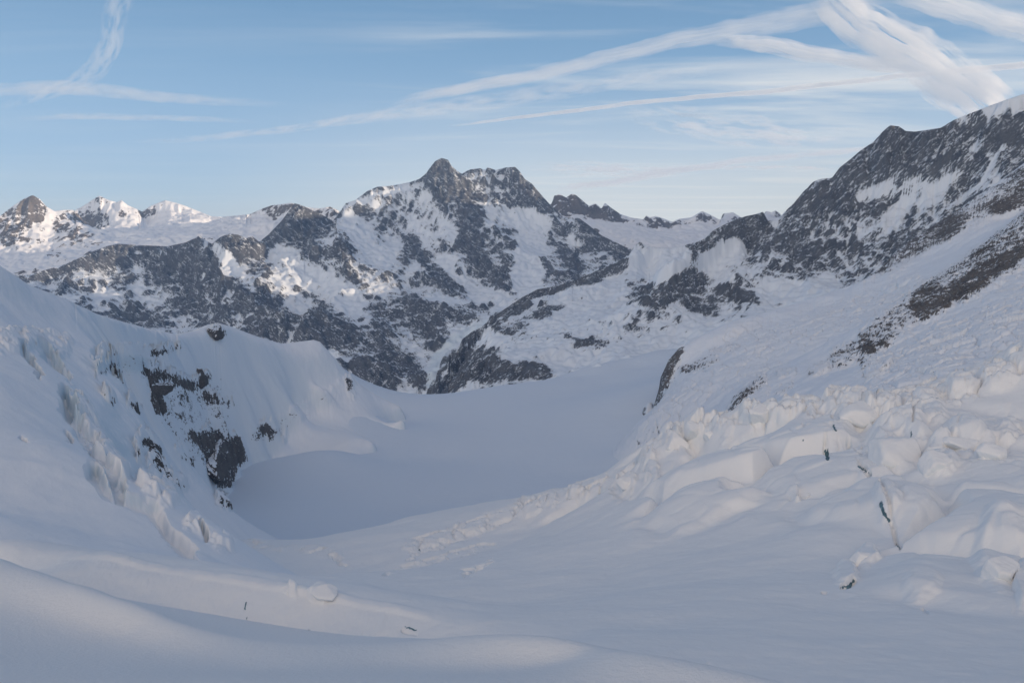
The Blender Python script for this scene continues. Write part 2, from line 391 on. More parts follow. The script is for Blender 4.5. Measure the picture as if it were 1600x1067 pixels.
    if noise and crests:
        gx_ = np.arange(-150, 1950, 1.0); want = np.full(gx_.shape, 1e9)
        for l in crests:
            l = l[0] if isinstance(l, tuple) else l
            s_ = np.array(sorted([(p[0], p[1]) for p in l])); s_ = s_[np.r_[True, np.diff(s_[:, 0]) > 0]]
            want = np.minimum(want, np.interp(gx_, s_[:, 0], s_[:, 1], left=1e9, right=1e9))
        for it in range(7):
            wk, fo = (31, .06) if it < 3 else (3, .009)
            PX, PY = proj(X, Y, Z); k_ = np.argmin(PY, 0); c_ = np.arange(PY.shape[1]); xs = PX[k_, c_]; w_ = np.interp(xs, gx_, want)
            d_ = np.where(w_ < 2000, PY[k_, c_] - w_, 0); d_ = np.convolve(np.pad(d_, wk // 2, mode='edge'), np.hanning(wk + 2)[1:-1] / np.hanning(wk + 2)[1:-1].sum(), 'valid')
            ysl = Y[k_, c_]; Z = Z + (d_ * ysl / FPX)[None, :] * np.exp(-((Y - ysl[None, :]) / (fo * ysl[None, :])) ** 2)
        PX, PY = proj(X, Y, Z)
    n_ = normals(X, Y, Z); slope = np.degrees(np.arccos(np.clip(n_[2], -1, 1)))
    lap = Z - .25 * (np.roll(Z, 2, 0) + np.roll(Z, -2, 0) + np.roll(Z, 2, 1) + np.roll(Z, -2, 1))
    # thin tilted strata noise
    a1 = X * .8 + Z * strata; a2 = Z - X * strata * .8 + Y * .3
    sn = fbm(a1 / 3.0, a2, rnsc, 5, seed + 33, .6)
    slope = .5 * slope + .5 * slope_b
    fl_ = flutes(X, Y) * .42 if flute else 0
    rock = .5 + rbase + fl_ + (slope - rock0) / rockw * .5 + rockn * 2 * sn + conv * np.clip(rel * .7, -1, 1)
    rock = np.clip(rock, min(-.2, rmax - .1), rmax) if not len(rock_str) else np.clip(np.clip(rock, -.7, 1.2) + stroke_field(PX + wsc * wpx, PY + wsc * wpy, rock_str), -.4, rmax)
    ice = np.clip(stroke_field(PX, PY, ice_str), 0, 1) if len(ice_str) else np.zeros_like(rock)
    if ice_slope: ice = np.clip(ice * sstep(ice_slope[0] - 12, ice_slope[1] - 8, slope) + ice_slope[2] * sstep(ice_slope[0], ice_slope[1], slope), 0, 1)
    SURF[name] = (X, Y, Z) + proj(X, Y, Z) + normals(X, Y, Z)
    return grid_mesh(name, X, Y, Z, {"rock": rock, "ice": ice}, mat, label, cat)

Q = 1.0     # mesh density
def q(n): return int(n * Q)

M_far = mountain_material("far_mountain_rock_and_snow", .03, (.10, .09, .08), (.24, .21, .18))
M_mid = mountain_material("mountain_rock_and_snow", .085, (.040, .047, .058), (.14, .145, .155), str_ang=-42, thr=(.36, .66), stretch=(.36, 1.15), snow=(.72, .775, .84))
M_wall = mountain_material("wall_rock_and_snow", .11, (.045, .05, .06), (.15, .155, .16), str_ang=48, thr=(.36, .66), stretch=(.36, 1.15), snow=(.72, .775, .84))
M_slope = mountain_material("slope_rock_and_snow", .16, (.065, .058, .053), (.20, .18, .16), bump=.8, str_ang=25, thr=(.40, .62), snow=(.80, .825, .865))
M_shoulder = mountain_material("shoulder_rock_and_snow", .16, (.05, .045, .04), (.15, .13, .115), bump=.8)
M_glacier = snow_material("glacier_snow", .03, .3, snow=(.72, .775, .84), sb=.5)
M_near = snow_material("near_snow", .22, .16, rock=(.07, .12, .14), sb=1.0)  # rock slot holds a deep-ice tone that paints shade into crevasse openings
M_close = snow_material("close_snow", .9, .45, sb=1.4)

# --- far snow peaks
far_a = [(-420, 345, 10900), (-330, 320, 10900), (-230, 338, 10850), (-150, 330, 10800)] + yl([(-90, 352), (-40, 345), (0, 338), (20, 322), (37, 311), (51, 305), (62, 311), (73, 323), (85, 330), (100, 328), (118, 328)], 10800, 11000, 11400)
far_b = yl([(118, 328), (130, 322), (145, 312), (155, 306), (170, 313), (182, 316), (190, 313), (200, 321), (212, 326), (222, 331)], 12800, 12800)
far_c = yl([(222, 331), (235, 322), (250, 316), (258, 313), (275, 317), (290, 322), (310, 330), (330, 338), (345, 339), (370, 337), (390, 335)], 13300, 13300, 13000)
far_d = yl([(390, 335), (410, 326), (425, 321), (440, 319), (455, 317), (480, 324), (500, 326), (515, 323), (527, 328), (545, 345)], 12000, 11500, 11200)
layer("snow_peaks", [
    yl([(51, 305), (45, 320), (35, 345), (10, 365), (-20, 400)], 11000, 10300),
    yl([(55, 335), (75, 355), (60, 375)], 11100, 10500),
    yl([(112, 330), (130, 355), (150, 385), (163, 392)], 11350, 9900),
    yl([(150, 350), (200, 348), (250, 343), (300, 346), (350, 345)], 12200, 12500, 12000),
    yl([(150, 370), (200, 360), (250, 360), (300, 355), (400, 350)], 11500, 11000),
    yl([(180, 388), (240, 378), (300, 372), (350, 368), (430, 345)], 10000, 10000, 10500),
    yl([(60, 400), (30, 410), (0, 420)], 9900, 9600), yl([(100, 410), (150, 420), (250, 420), (400, 420)], 9400, 9200),
    yl([(-80, 430), (0, 440), (100, 450)], 9200, 8900),
    ], [far_a, far_b, far_c, far_d], -.90, -.14, q(950), 9000, 14200, q(330), 20, M_far, noise=70, nsc=900, flute=(10, 200, 55), er=260000, fine=9, fsc=90,
    rock0=50, rockw=24, rockn=.25, rnsc=300, conv=.2, rmax=.66, rbase=-.12, back=(600, 420),
    rock_str=[([(50, 312), (42, 330), (30, 350), (12, 375)], 10, .55), ([(60, 318), (66, 332)], 5, .3), ([(78, 333), (112, 345)], 12, -.3), ([(122, 328), (180, 325)], 9, -.5), ([(95, 350), (110, 380)], 14, .2), ([(115, 350), (125, 370), (145, 390)], 14, .35), ([(175, 340), (210, 355)], 8, -.6),
              ([(75, 350), (80, 330)], 8, -.5), ([(70, 385), (110, 400)], 12, .3), ([(230, 355), (400, 352)], 14, -.9), ([(220, 375), (300, 372)], 8, -.8), ([(0, 410), (60, 405)], 12, -.5),
              ([(130, 318), (200, 325)], 8, -.35), ([(240, 320), (310, 333)], 10, -.6)])

far_j = yl([(845, 330), (862, 318), (866, 306), (875, 304), (885, 309), (893, 303), (900, 305), (912, 315), (920, 322), (930, 318), (940, 326), (945, 317), (955, 325), (970, 335),
            (985, 340), (1005, 343), (1010, 337), (1015, 340), (1025, 338), (1035, 341), (1050, 347), (1062, 342), (1080, 340), (1090, 334), (1097, 330), (1110, 336), (1125, 344),
            (1130, 334), (1145, 332), (1160, 341), (1185, 346), (1197, 330), (1205, 332), (1212, 329), (1219, 334), (1225, 345), (1260, 360)], 12300, 12800, 13500, 14500)
layer("far_ridge", [
    yl([(860, 345), (900, 350), (950, 355), (1000, 358), (1060, 362), (1110, 352), (1150, 350)], 11700, 12500, 13200),
    yl([(870, 380), (930, 380), (1000, 372), (1060, 385), (1150, 385)], 10800, 11000),
    yl([(905, 330), (915, 345), (930, 360)], 12000, 11300), yl([(945, 317), (960, 345), (985, 370)], 12600, 11200), yl([(1030, 340), (1045, 360), (1065, 380)], 13000, 11200),
    yl([(860, 420), (1000, 420), (1150, 420)], 10000, 10000),
    ], [far_j], .03, .36, q(420), 9800, 15500, q(260), 22, M_far, noise=80, nsc=800, er=120000, fine=14, fsc=90, rock0=42, rockw=11, rockn=.25, conv=.15, back=(600, 420), seed=9,
    rock_str=[([(860, 310), (900, 310), (925, 325), (960, 335)], 9, .7), ([(1005, 340), (1030, 341)], 4, .5), ([(1080, 345), (1115, 345)], 8, -.5), ([(1195, 338), (1205, 345)], 9, -.6), ([(1000, 385), (1060, 395)], 8, -.5)])

# --- main massif in the middle and the spurs on the left
c_main = [(-420, 420, 8100), (-300, 400, 8100), (-200, 430, 8150)] + yl([(-100, 440), (0, 432), (45, 430), (60, 425), (85, 418), (110, 410), (140, 395), (165, 385), (185, 381), (210, 383), (240, 384), (262, 385), (290, 379), (305, 372), (312, 368)], 8200, 8500, 8900, 8750) \
    + yl([(322, 376), (331, 381), (345, 370), (360, 365), (372, 367), (385, 372), (395, 370), (405, 378), (420, 366), (440, 345), (455, 325)], 8600, 8500, 8800, 9250) \
    + yl([(460, 318), (470, 320), (480, 325), (500, 334), (520, 345)], 9300, 9850) \
    + yl([(530, 333), (540, 318), (555, 313), (575, 298), (590, 292), (605, 291), (620, 289), (640, 285), (655, 280), (665, 272), (672, 262), (680, 252), (690, 247), (700, 250), (706, 260), (715, 268), (722, 272)], 10000, 10300, 10300) \
    + yl([(728, 268), (735, 265), (750, 263), (757, 266), (762, 262), (775, 266), (790, 262), (805, 261), (812, 268), (820, 280), (832, 288), (840, 298), (855, 315), (870, 330), (880, 340), (905, 341), (920, 352), (940, 368), (975, 385), (1010, 398)], 10400, 10400, 10000, 9300)
layer("rock_massif", [
    yl([(190, 383), (200, 410), (192, 440), (190, 470), (178, 490), (170, 520)], 8850, 8350, 7300),
    yl([(235, 385), (238, 410), (248, 440), (250, 470), (240, 495), (240, 520)], 8850, 8300, 7200),
    yl([(325, 376), (333, 400), (345, 425), (352, 445), (365, 465), (390, 485), (435, 497), (480, 530)], 8550, 7700, 6600),
    yl([(215, 395), (217, 430), (216, 470), (220, 520)], 8850, 7700), yl([(283, 395), (290, 435), (296, 480), (300, 525)], 8850, 7500),
    yl([(165, 400), (150, 440), (130, 490)], 8750, 7600), yl([(60, 440), (90, 470)], 8100, 7600), yl([(-60, 470), (50, 500), (150, 530)], 7600, 7100),
    yl([(400, 400), (420, 430), (440, 460), (480, 500)], 8550, 7500),
    yl([(445, 375), (490, 420), (535, 460)], 8800, 7850),
    yl([(462, 322), (470, 345), (480, 375), (515, 400), (550, 430), (600, 465)], 9250, 7900),
    yl([(605, 291), (615, 315), (625, 350), (640, 375), (660, 395), (680, 420), (700, 445), (712, 470)], 10300, 9300, 7750),
    yl([(560, 335), (580, 370), (610, 400), (650, 430), (680, 465)], 9950, 8000),
    yl([(645, 300), (660, 330), (680, 360), (700, 390), (725, 425), (740, 450), (750, 480)], 10200, 7900),
    yl([(690, 247), (702, 275), (712, 300), (735, 335), (728, 350), (738, 375), (750, 405), (765, 435), (785, 448)], 10300, 9400, 8050),
    yl([(724, 273), (745, 300), (757, 325), (790, 335), (850, 345)], 10400, 9900, 9850),
    yl([(800, 370), (820, 400), (830, 430), (835, 450), (800, 480)], 9350, 7700),
    yl([(805, 262), (818, 290), (835, 318), (860, 338)], 10400, 9750),
    yl([(905, 343), (915, 368), (930, 385), (955, 398), (975, 408)], 10000, 8800),
    yl([(850, 370), (870, 395), (885, 420), (905, 440)], 9500, 8200), yl([(880, 360), (900, 390), (920, 420), (950, 430)], 9700, 8250),
    yl([(985, 405), (1010, 410), (1060, 410)], 8500, 8600), yl([(900, 470), (1000, 460), (1080, 450)], 7600, 7700),
    yl([(560, 500), (600, 500), (650, 480)], 7300, 7500), yl([(510, 545), (560, 560), (600, 585), (630, 605)], 6600, 6000), yl([(650, 540), (655, 580)], 6700, 6250), yl([(700, 520), (640, 520)], 7000, 7000),
    yl([(250, 545), (350, 545), (420, 555), (480, 560)], 6900, 6500),
    yl([(560, 640), (640, 625), (662, 590), (690, 552), (720, 522), (760, 500), (800, 492), (850, 475), (900, 452)], 5700, 6200, 7000, 8000),
    yl([(200, 620), (400, 620), (560, 640)], 5900, 5800),
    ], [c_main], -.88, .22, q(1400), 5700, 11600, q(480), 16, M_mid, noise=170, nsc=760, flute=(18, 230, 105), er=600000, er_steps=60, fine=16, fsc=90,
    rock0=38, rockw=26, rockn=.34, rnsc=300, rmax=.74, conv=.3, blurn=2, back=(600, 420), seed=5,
    rock_str=[([(545, 345), (570, 375), (600, 400)], 14, -.6), ([(600, 400), (615, 385)], 14, -.6), ([(440, 400), (480, 430), (520, 450), (550, 470)], 20, -.8), ([(430, 440), (470, 480)], 14, -.6),
              ([(665, 320), (690, 345), (700, 365)], 16, -.6), ([(650, 350), (690, 395), (720, 430)], 13, -.6), ([(640, 385), (660, 400), (690, 430), (705, 450)], 12, .5),
              ([(715, 300), (730, 325), (738, 345)], 12, .6), ([(730, 365), (755, 410), (785, 440)], 14, .5), ([(740, 400), (760, 430)], 16, .2),
              ([(770, 335), (820, 340), (850, 350)], 14, -.9), ([(830, 360), (830, 400), (825, 440)], 22, -.7), ([(900, 350), (895, 375), (910, 380)], 10, -.7),
              ([(815, 275), (835, 305), (850, 325)], 7, .5), ([(925, 365), (950, 385), (970, 395)], 10, .5), ([(845, 400), (860, 425)], 6, .5), ([(880, 390), (905, 430)], 9, .5),
              ([(460, 330), (475, 345), (500, 360)], 14, .5), ([(440, 365), (500, 390), (540, 400)], 10, .3), ([(170, 385), (300, 385)], 7, .35),
              ([(500, 510), (560, 540), (620, 575), (650, 600)], 28, .45), ([(600, 500), (680, 530)], 20, .25), ([(640, 470), (700, 495), (760, 480)], 10, .4),
              ([(280, 430), (300, 480), (330, 500), (400, 510)], 24, .25), ([(360, 440), (410, 470), (460, 500)], 10, .4), ([(180, 500), (260, 510)], 14, .3),
              ([(215, 400), (218, 450)], 8, -.4), ([(345, 390), (365, 420)], 10, -.5), ([(545, 325), (590, 305), (640, 300), (665, 300)], 13, -.38), ([(590, 320), (620, 330)], 10, -.3), ([(735, 285), (770, 285), (800, 290)], 16, -.3), ([(575, 315), (650, 305), (700, 285)], 24, -.2, .9), ([(690, 250), (715, 275)], 5, .3), ([(685, 262), (680, 285), (700, 300)], 14, .3), ([(325, 378), (345, 400), (370, 430)], 11, -.5), ([(610, 590), (640, 612), (680, 615)], 8, -.6), ([(760, 507), (710, 530), (682, 560), (672, 600)], 8, -1.0),
              ([(150, 440), (170, 470)], 14, -.3), ([(560, 470), (640, 450)], 12, -.2), ([(750, 460), (790, 470)], 12, -.4)],
    ice_str=[([(760, 507), (710, 530), (682, 560), (672, 600)], 8, .55)])

# --- north wall on the right and the spur in front of the main massif
c_wall = yl([(1192, 331), (1200, 345), (1215, 344), (1225, 332), (1240, 318), (1255, 300), (1270, 285), (1280, 280), (1300, 278), (1312, 262), (1330, 248), (1345, 235), (1365, 222), (1380, 205), (1391, 196),
             (1405, 198), (1415, 205), (1430, 206), (1450, 203), (1470, 200), (1490, 188), (1510, 180), (1540, 168), (1570, 157), (1600, 147), (1660, 125), (1750, 100), (1900, 70)], 5800, 5600, 5300, 5000)
c_knob = yl([(1192, 331), (1180, 335), (1165, 338), (1150, 343), (1130, 352), (1112, 362), (1100, 375), (1088, 392), (1075, 397), (1060, 410), (1040, 420), (1020, 435), (1000, 450), (990, 466)], 5800, 5500, 5000)
c_back = yl([(1120, 365), (1090, 378), (1050, 388), (1010, 385), (1000, 378), (990, 385), (985, 395), (965, 410), (940, 420), (900, 437), (870, 447), (840, 452), (815, 465), (790, 482), (768, 496), (752, 512), (738, 518), (722, 530), (717, 545), (702, 552), (697, 570), (683, 580), (680, 598), (668, 608), (664, 624)], 6900, 6500, 6100, 5200)
layer("glacier_wall", [
    c_knob[-4:],
    yl([(1060, 400), (1000, 430), (960, 450), (900, 470), (850, 490), (800, 520), (760, 548), (720, 580), (690, 618)], 6500, 5600, 4800),
    yl([(1050, 425), (980, 485), (900, 510), (850, 530), (780, 548)], 6000, 5100, 4850),
    yl([(720, 572), (780, 562), (840, 568), (870, 580)], 4560, 4500), yl([(690, 628), (740, 612), (800, 600), (860, 592)], 4380, 4330), yl([(660, 680), (760, 650), (860, 620)], 4200, 4000),
    yl([(900, 545), (950, 540), (1000, 540), (1050, 530)], 4650, 4650), yl([(900, 580), (1000, 570), (1060, 560)], 4250, 4300), yl([(900, 640), (1050, 620)], 3800, 3800),
    yl([(1100, 515), (1150, 500), (1200, 482)], 4600, 4600), yl([(1150, 380), (1125, 405), (1130, 430)], 5560, 5250), yl([(1168, 375), (1147, 400), (1142, 420), (1165, 445), (1195, 470)], 5480, 5050, 4880),
    yl([(1000, 490), (1050, 482), (1100, 492), (1140, 482)], 4880, 4820), yl([(1050, 440), (1090, 450), (1115, 445)], 5080, 5100),
    yl([(1170, 432), (1200, 432), (1250, 432), (1290, 445), (1330, 442), (1400, 405), (1450, 375), (1500, 335), (1600, 265), (1750, 180)], 5050, 4900, 4700, 4800),
    yl([(1180, 470), (1250, 462), (1300, 457)], 4750, 4600), yl([(1200, 500), (1300, 490), (1400, 450), (1500, 400), (1600, 330), (1750, 240)], 4200, 4200, 4200),
    yl([(1391, 196), (1360, 250), (1330, 300), (1300, 350), (1270, 400), (1240, 430)], 5600, 5050), yl([(1455, 205), (1440, 260), (1420, 330), (1395, 395)], 5480, 4800),
    yl([(1385, 290), (1400, 330), (1380, 380)], 5300, 4950), yl([(1225, 345), (1215, 380), (1190, 420)], 5500, 5080), yl([(1560, 170), (1540, 230), (1500, 300), (1460, 360)], 5300, 4750),
    yl([(1560, 200), (1600, 200)], 5000, 4950),
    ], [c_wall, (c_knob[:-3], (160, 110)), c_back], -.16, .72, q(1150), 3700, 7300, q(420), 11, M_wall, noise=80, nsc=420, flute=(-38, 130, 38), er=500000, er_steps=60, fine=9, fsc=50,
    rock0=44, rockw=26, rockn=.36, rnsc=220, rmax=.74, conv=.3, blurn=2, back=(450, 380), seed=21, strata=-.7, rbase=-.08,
    rock_str=[([(1340, 260), (1400, 230), (1440, 230)], 30, .22), ([(1280, 300), (1330, 290)], 18, .15), ([(1450, 300), (1500, 250), (1560, 210)], 40, -.15, .9), ([(1350, 305), (1400, 290), (1430, 285)], 11, -.7), ([(1390, 345), (1415, 320)], 13, -.9),
              ([(1540, 165), (1600, 150)], 14, -1), ([(1500, 190), (1520, 185)], 8, -.8), ([(1200, 385), (1300, 400), (1380, 375)], 48, .12, .9), ([(1240, 340), (1280, 320)], 20, .3, .9), ([(1535, 225), (1490, 270), (1440, 320)], 7, -.55), ([(1570, 230), (1530, 290), (1480, 330)], 3, -.5),
              ([(1225, 330), (1210, 352)], 3, -.8), ([(1280, 285), (1255, 310)], 4, -.6), ([(1165, 360), (1200, 370), (1260, 400)], 20, .35), ([(1160, 440), (1300, 445)], 3, -.3),
              ([(1100, 410), (1130, 395), (1150, 385)], 15, -1.3), ([(1110, 425), (1140, 430)], 9, -1.0), ([(1200, 455), (1260, 455), (1290, 450)], 16, -1.5), ([(1130, 360), (1180, 345)], 12, .5), ([(1010, 460), (1060, 450), (1090, 430)], 20, .35), ([(1150, 460), (1180, 465)], 10, .4),
              ([(1080, 480), (1120, 485)], 8, .4), ([(1000, 400), (1060, 405), (1030, 425)], 20, -1.5), ([(960, 450), (900, 475), (960, 480)], 18, -.9), ([(870, 470), (900, 455)], 9, -.9), ([(1010, 385), (980, 405), (930, 430), (880, 445), (830, 460), (790, 490)], 10, .75),
              ([(905, 465), (870, 480), (840, 492)], 6, .8), ([(945, 480), (955, 485)], 7, .6), ([(780, 520), (830, 500)], 8, .5), ([(740, 582), (790, 578), (850, 580)], 13, .7, .6), ([(760, 522), (800, 548), (880, 545)], 12, -.8), ([(690, 600), (715, 560), (745, 535)], 9, -.5), ([(700, 620), (740, 600)], 8, -.5), ([(840, 500), (900, 500), (960, 510)], 14, -.4), ([(690, 610), (720, 570), (745, 545)], 10, .5),
              ([(740, 555), (800, 545)], 8, .4), ([(905, 535), (950, 537)], 6, .75), ([(870, 520), (900, 528)], 4, .6), ([(820, 550), (850, 555)], 5, .6), ([(960, 560), (1100, 545)], 20, -1.2), ([(1060, 520), (1130, 510)], 12, -.3), ([(870, 560), (960, 575)], 12, -1.2)])

# --- glacier slopes on the right with two rock ribs
d2 = yl([(1020, 640), (1030, 605), (1032, 590), (1045, 562), (1060, 545), (1100, 522), (1150, 500), (1200, 487), (1240, 475), (1280, 462), (1310, 452), (1340, 442), (1362, 430), (1380, 415), (1400, 392), (1430, 370), (1470, 345), (1500, 325), (1540, 298), (1580, 270), (1600, 255), (1700, 180), (1850, 90)],
        2900, 3100, 3350, 3450, 3500, 3300)
d1 = [(1850, 200, 2400), (1700, 290, 2300), (1600, 345, 2250), (1570, 365, 2250), (1540, 385, 2200), (1500, 425, 2150), (1460, 450, 2100), (1420, 470, 2050), (1390, 490, 2000), (1350, 512, 1950), (1340, 530, 1930), (1300, 560, 1900), (1250, 583, 1880), (1200, 592, 1870), (1165, 620, 1850), (1130, 655, 1800)]
def d_bumps(X, Y, Z, PX, PY):
    m = stroke_field(PX, PY, [([(1150, 530), (1250, 520), (1350, 480), (1420, 450)], 26, .8), ([(1050, 640), (1100, 600), (1200, 570)], 26, .7), ([(1010, 700), (1040, 640)], 20, .8), ([(1380, 580), (1480, 540), (1600, 500)], 40, 1), ([(1500, 460), (1600, 440)], 14, .5)])
    f1, f2, i = worley(X, Y * 1.6, 45, 5)
    wx = fbm(X, Y, 50, 3, 8) * 16; bl, _ = blocks(X + wx, (Y - wx) * .9, 46, 5); b2, _ = blocks(X - wx, Y + wx, 19, 6)
    Z = Z + np.clip(m, 0, 1) * (8 * bl + 2.5 * b2 - 3)
    Z = Z + 5 * fbm(X, Y, 190, 3, 88)
    # ribs stand proud of the snow
    return Z
layer("glacier_slope", [
    yl([(1620, 335), (1560, 350), (1500, 390), (1440, 425), (1400, 445), (1350, 478), (1250, 510), (1150, 550), (1100, 580), (1050, 620), (1010, 655), (1000, 700), (995, 745)], 3100, 2850, 2750, 2600, 2300),
    yl([(1380, 425), (1430, 400), (1480, 365), (1540, 340), (1600, 318)], 3250, 3150), yl([(1300, 475), (1200, 505), (1100, 550), (1060, 590)], 3050, 2850),
    yl([(1530, 405), (1480, 440), (1400, 480), (1330, 520), (1255, 562), (1190, 585), (1125, 640), (1080, 680)], 2400, 2300, 2000),
    d1, yl([(1600, 428), (1550, 450), (1500, 480), (1450, 510), (1400, 532), (1350, 577), (1290, 592), (1250, 612), (1200, 640), (1150, 680)], 1850, 1750, 1650, 1500),
    yl([(1620, 480), (1500, 545), (1400, 590), (1300, 640)], 1450, 1200), yl([(1620, 560), (1400, 680), (1200, 760), (1100, 800), (1000, 800)], 1050, 1000, 1700), yl([(1850, 300), (1850, 500)], 1800, 1100),
    ], [d2], .12, .70, q(900), 950, 4200, q(620), 9, M_slope, noise=10, nsc=160, er=0, fine=4, fsc=26, step=16,
    rock0=52, rockw=14, rockn=.22, rnsc=26, back=(300, 300), seed=31, strata=-.5, blurn=2, rbase=-.35, bumps=d_bumps, rockamp=9, rmax=.72, ice_slope=(42, 58, .35),
    rock_str=[([(1620, 350), (1560, 395), (1500, 440), (1450, 470)], 27, .95, .3), ([(1460, 465), (1400, 500), (1365, 530)], 22, .95, .3), ([(1350, 545), (1310, 560)], 16, .85, .3), ([(1600, 400), (1500, 455)], 18, .7, .3),
              ([(1290, 575), (1270, 582)], 7, .8), ([(1390, 565), (1350, 570)], 8, .5), ([(1138, 650), (1160, 618), (1190, 595)], 6, .9), ([(1165, 625), (1195, 610)], 7, .55), ([(1215, 585), (1240, 580)], 4, .5), ([(1215, 612), (1235, 603)], 4, .5),
              ([(1600, 285), (1540, 320), (1480, 355)], 25, .85), ([(1480, 355), (1420, 390), (1385, 415)], 16, .95), ([(1600, 320), (1560, 325)], 14, .6), ([(1500, 340), (1450, 360)], 12, .3), ([(1380, 420), (1350, 435)], 4, .6),
              ([(1036, 600), (1045, 575), (1062, 545)], 7, 1.1), ([(1070, 575), (1090, 570), (1115, 560)], 7, .8), ([(1110, 548), (1150, 543)], 3, .7), ([(1028, 575), (1040, 570)], 3, .6), ([(1165, 520), (1200, 512)], 5, .25)],
    ice_str=[([(1170, 520), (1215, 508)], 8, .6), ([(1100, 575), (1130, 568)], 8, .5), ([(1350, 470), (1410, 455)], 12, .35), ([(1440, 590), (1480, 570)], 12, .4)])

# --- flat glacier basin
layer("glacier", [
    yl([(480, 545), (500, 540), (520, 556), (550, 582), (580, 601), (620, 620), (645, 628), (680, 627), (720, 616), (760, 607), (800, 601), (850, 593), (880, 586)], 3100, 3500, 3950, 4050, 4150),
    yl([(540, 640), (600, 660), (700, 660), (800, 640), (900, 620), (960, 600), (1000, 575), (1030, 545)], 3300, 3200, 3700, 4500),
    yl([(900, 590), (900, 575), (1000, 555)], 4100, 4300, 4500),
    yl([(450, 660), (420, 720), (500, 700), (600, 720), (700, 720), (800, 700), (900, 680), (980, 650), (1010, 620), (1050, 590)], 2900, 2500, 2650, 2750, 3000, 3300),
    yl([(330, 810), (380, 800), (450, 790), (600, 800), (700, 790), (800, 760), (900, 740), (980, 710), (1020, 700), (1100, 650)], 1850, 1950, 2050, 2300, 2500, 2700),
    yl([(300, 860), (400, 850), (500, 860), (600, 870), (700, 850), (900, 800), (1100, 780)], 1600, 1650, 1600, 1800, 2000),
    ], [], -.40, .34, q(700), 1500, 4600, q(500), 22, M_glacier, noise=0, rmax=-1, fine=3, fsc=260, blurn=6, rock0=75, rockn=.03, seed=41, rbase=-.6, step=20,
    extra=[(P(x, yy, d)[0] * 1.12, P(x, yy, d)[1] * 1.12, P(x, yy, d)[2] - 330) for x, yy, d in [(500, 540, 3500), (550, 582, 3550), (600, 610, 3700), (645, 628, 3900), (680, 627, 3950), (720, 616, 4000), (760, 607, 4050), (800, 601, 4080), (840, 594, 4150)]])

# --- left shoulder
def wobble(X, Y, sc, amp, seed): return amp * fbm(X, Y, sc, 4, seed, .6), amp * fbm(X, Y, sc, 4, seed + 1, .6)
def b_bumps(X, Y, Z, PX, PY):
    ax, ay = wobble(X, Y, 45, 16, 90); QX = PX + ax; QY = PY + ay
    tr = [([(100, 608), (108, 640), (135, 685), (165, 725), (185, 760)], 9, 1, .35), ([(140, 735), (170, 770), (205, 785), (235, 795), (262, 830), (300, 875)], 9, .9, .35), ([(35, 545), (50, 565), (60, 582)], 5, .9, .35), ([(62, 540), (85, 565), (103, 582)], 6, .9, .35),
          ([(150, 555), (170, 575), (185, 590)], 5, .5, .35), ([(105, 680), (108, 686)], 4, .6), ([(310, 830), (318, 845)], 3, .8), ([(32, 692), (36, 694)], 3, .7)]
    Z = Z - np.clip(stroke_field(QX, QY, tr), 0, 1) * Y * .022
    sr = stroke_field(QX, QY, [([(125, 635), (150, 690), (190, 740)], 13, 1, .4), ([(235, 755), (262, 775)], 17, 1.2, .3), ([(165, 560), (215, 560), (250, 570)], 15, .9, .4), ([(0, 535), (60, 530), (95, 545)], 16, .8, .3), ([(300, 820), (350, 850)], 12, .6)])
    bl, _ = blocks(X + ax * 2, Y + ay * 2, 38, 15); b2, _ = blocks(X, Y, 15, 16)
    Z = Z + np.clip(sr, 0, 1) * (4 + 7 * bl + 2.2 * b2)
    rough = stroke_field(PX, PY, [([(190, 560), (260, 640), (330, 700), (420, 660)], 60, 1, .6)])
    Z = Z + np.clip(rough, 0, 1) * 9 * fbm(X + Z * .5, Y, 70, 5, 77, .6, ridged=True)
    return Z + 4 * fbm(X, Y, 240, 4, 78) + 1.0 * fbm(X, Y, 40, 3, 79)
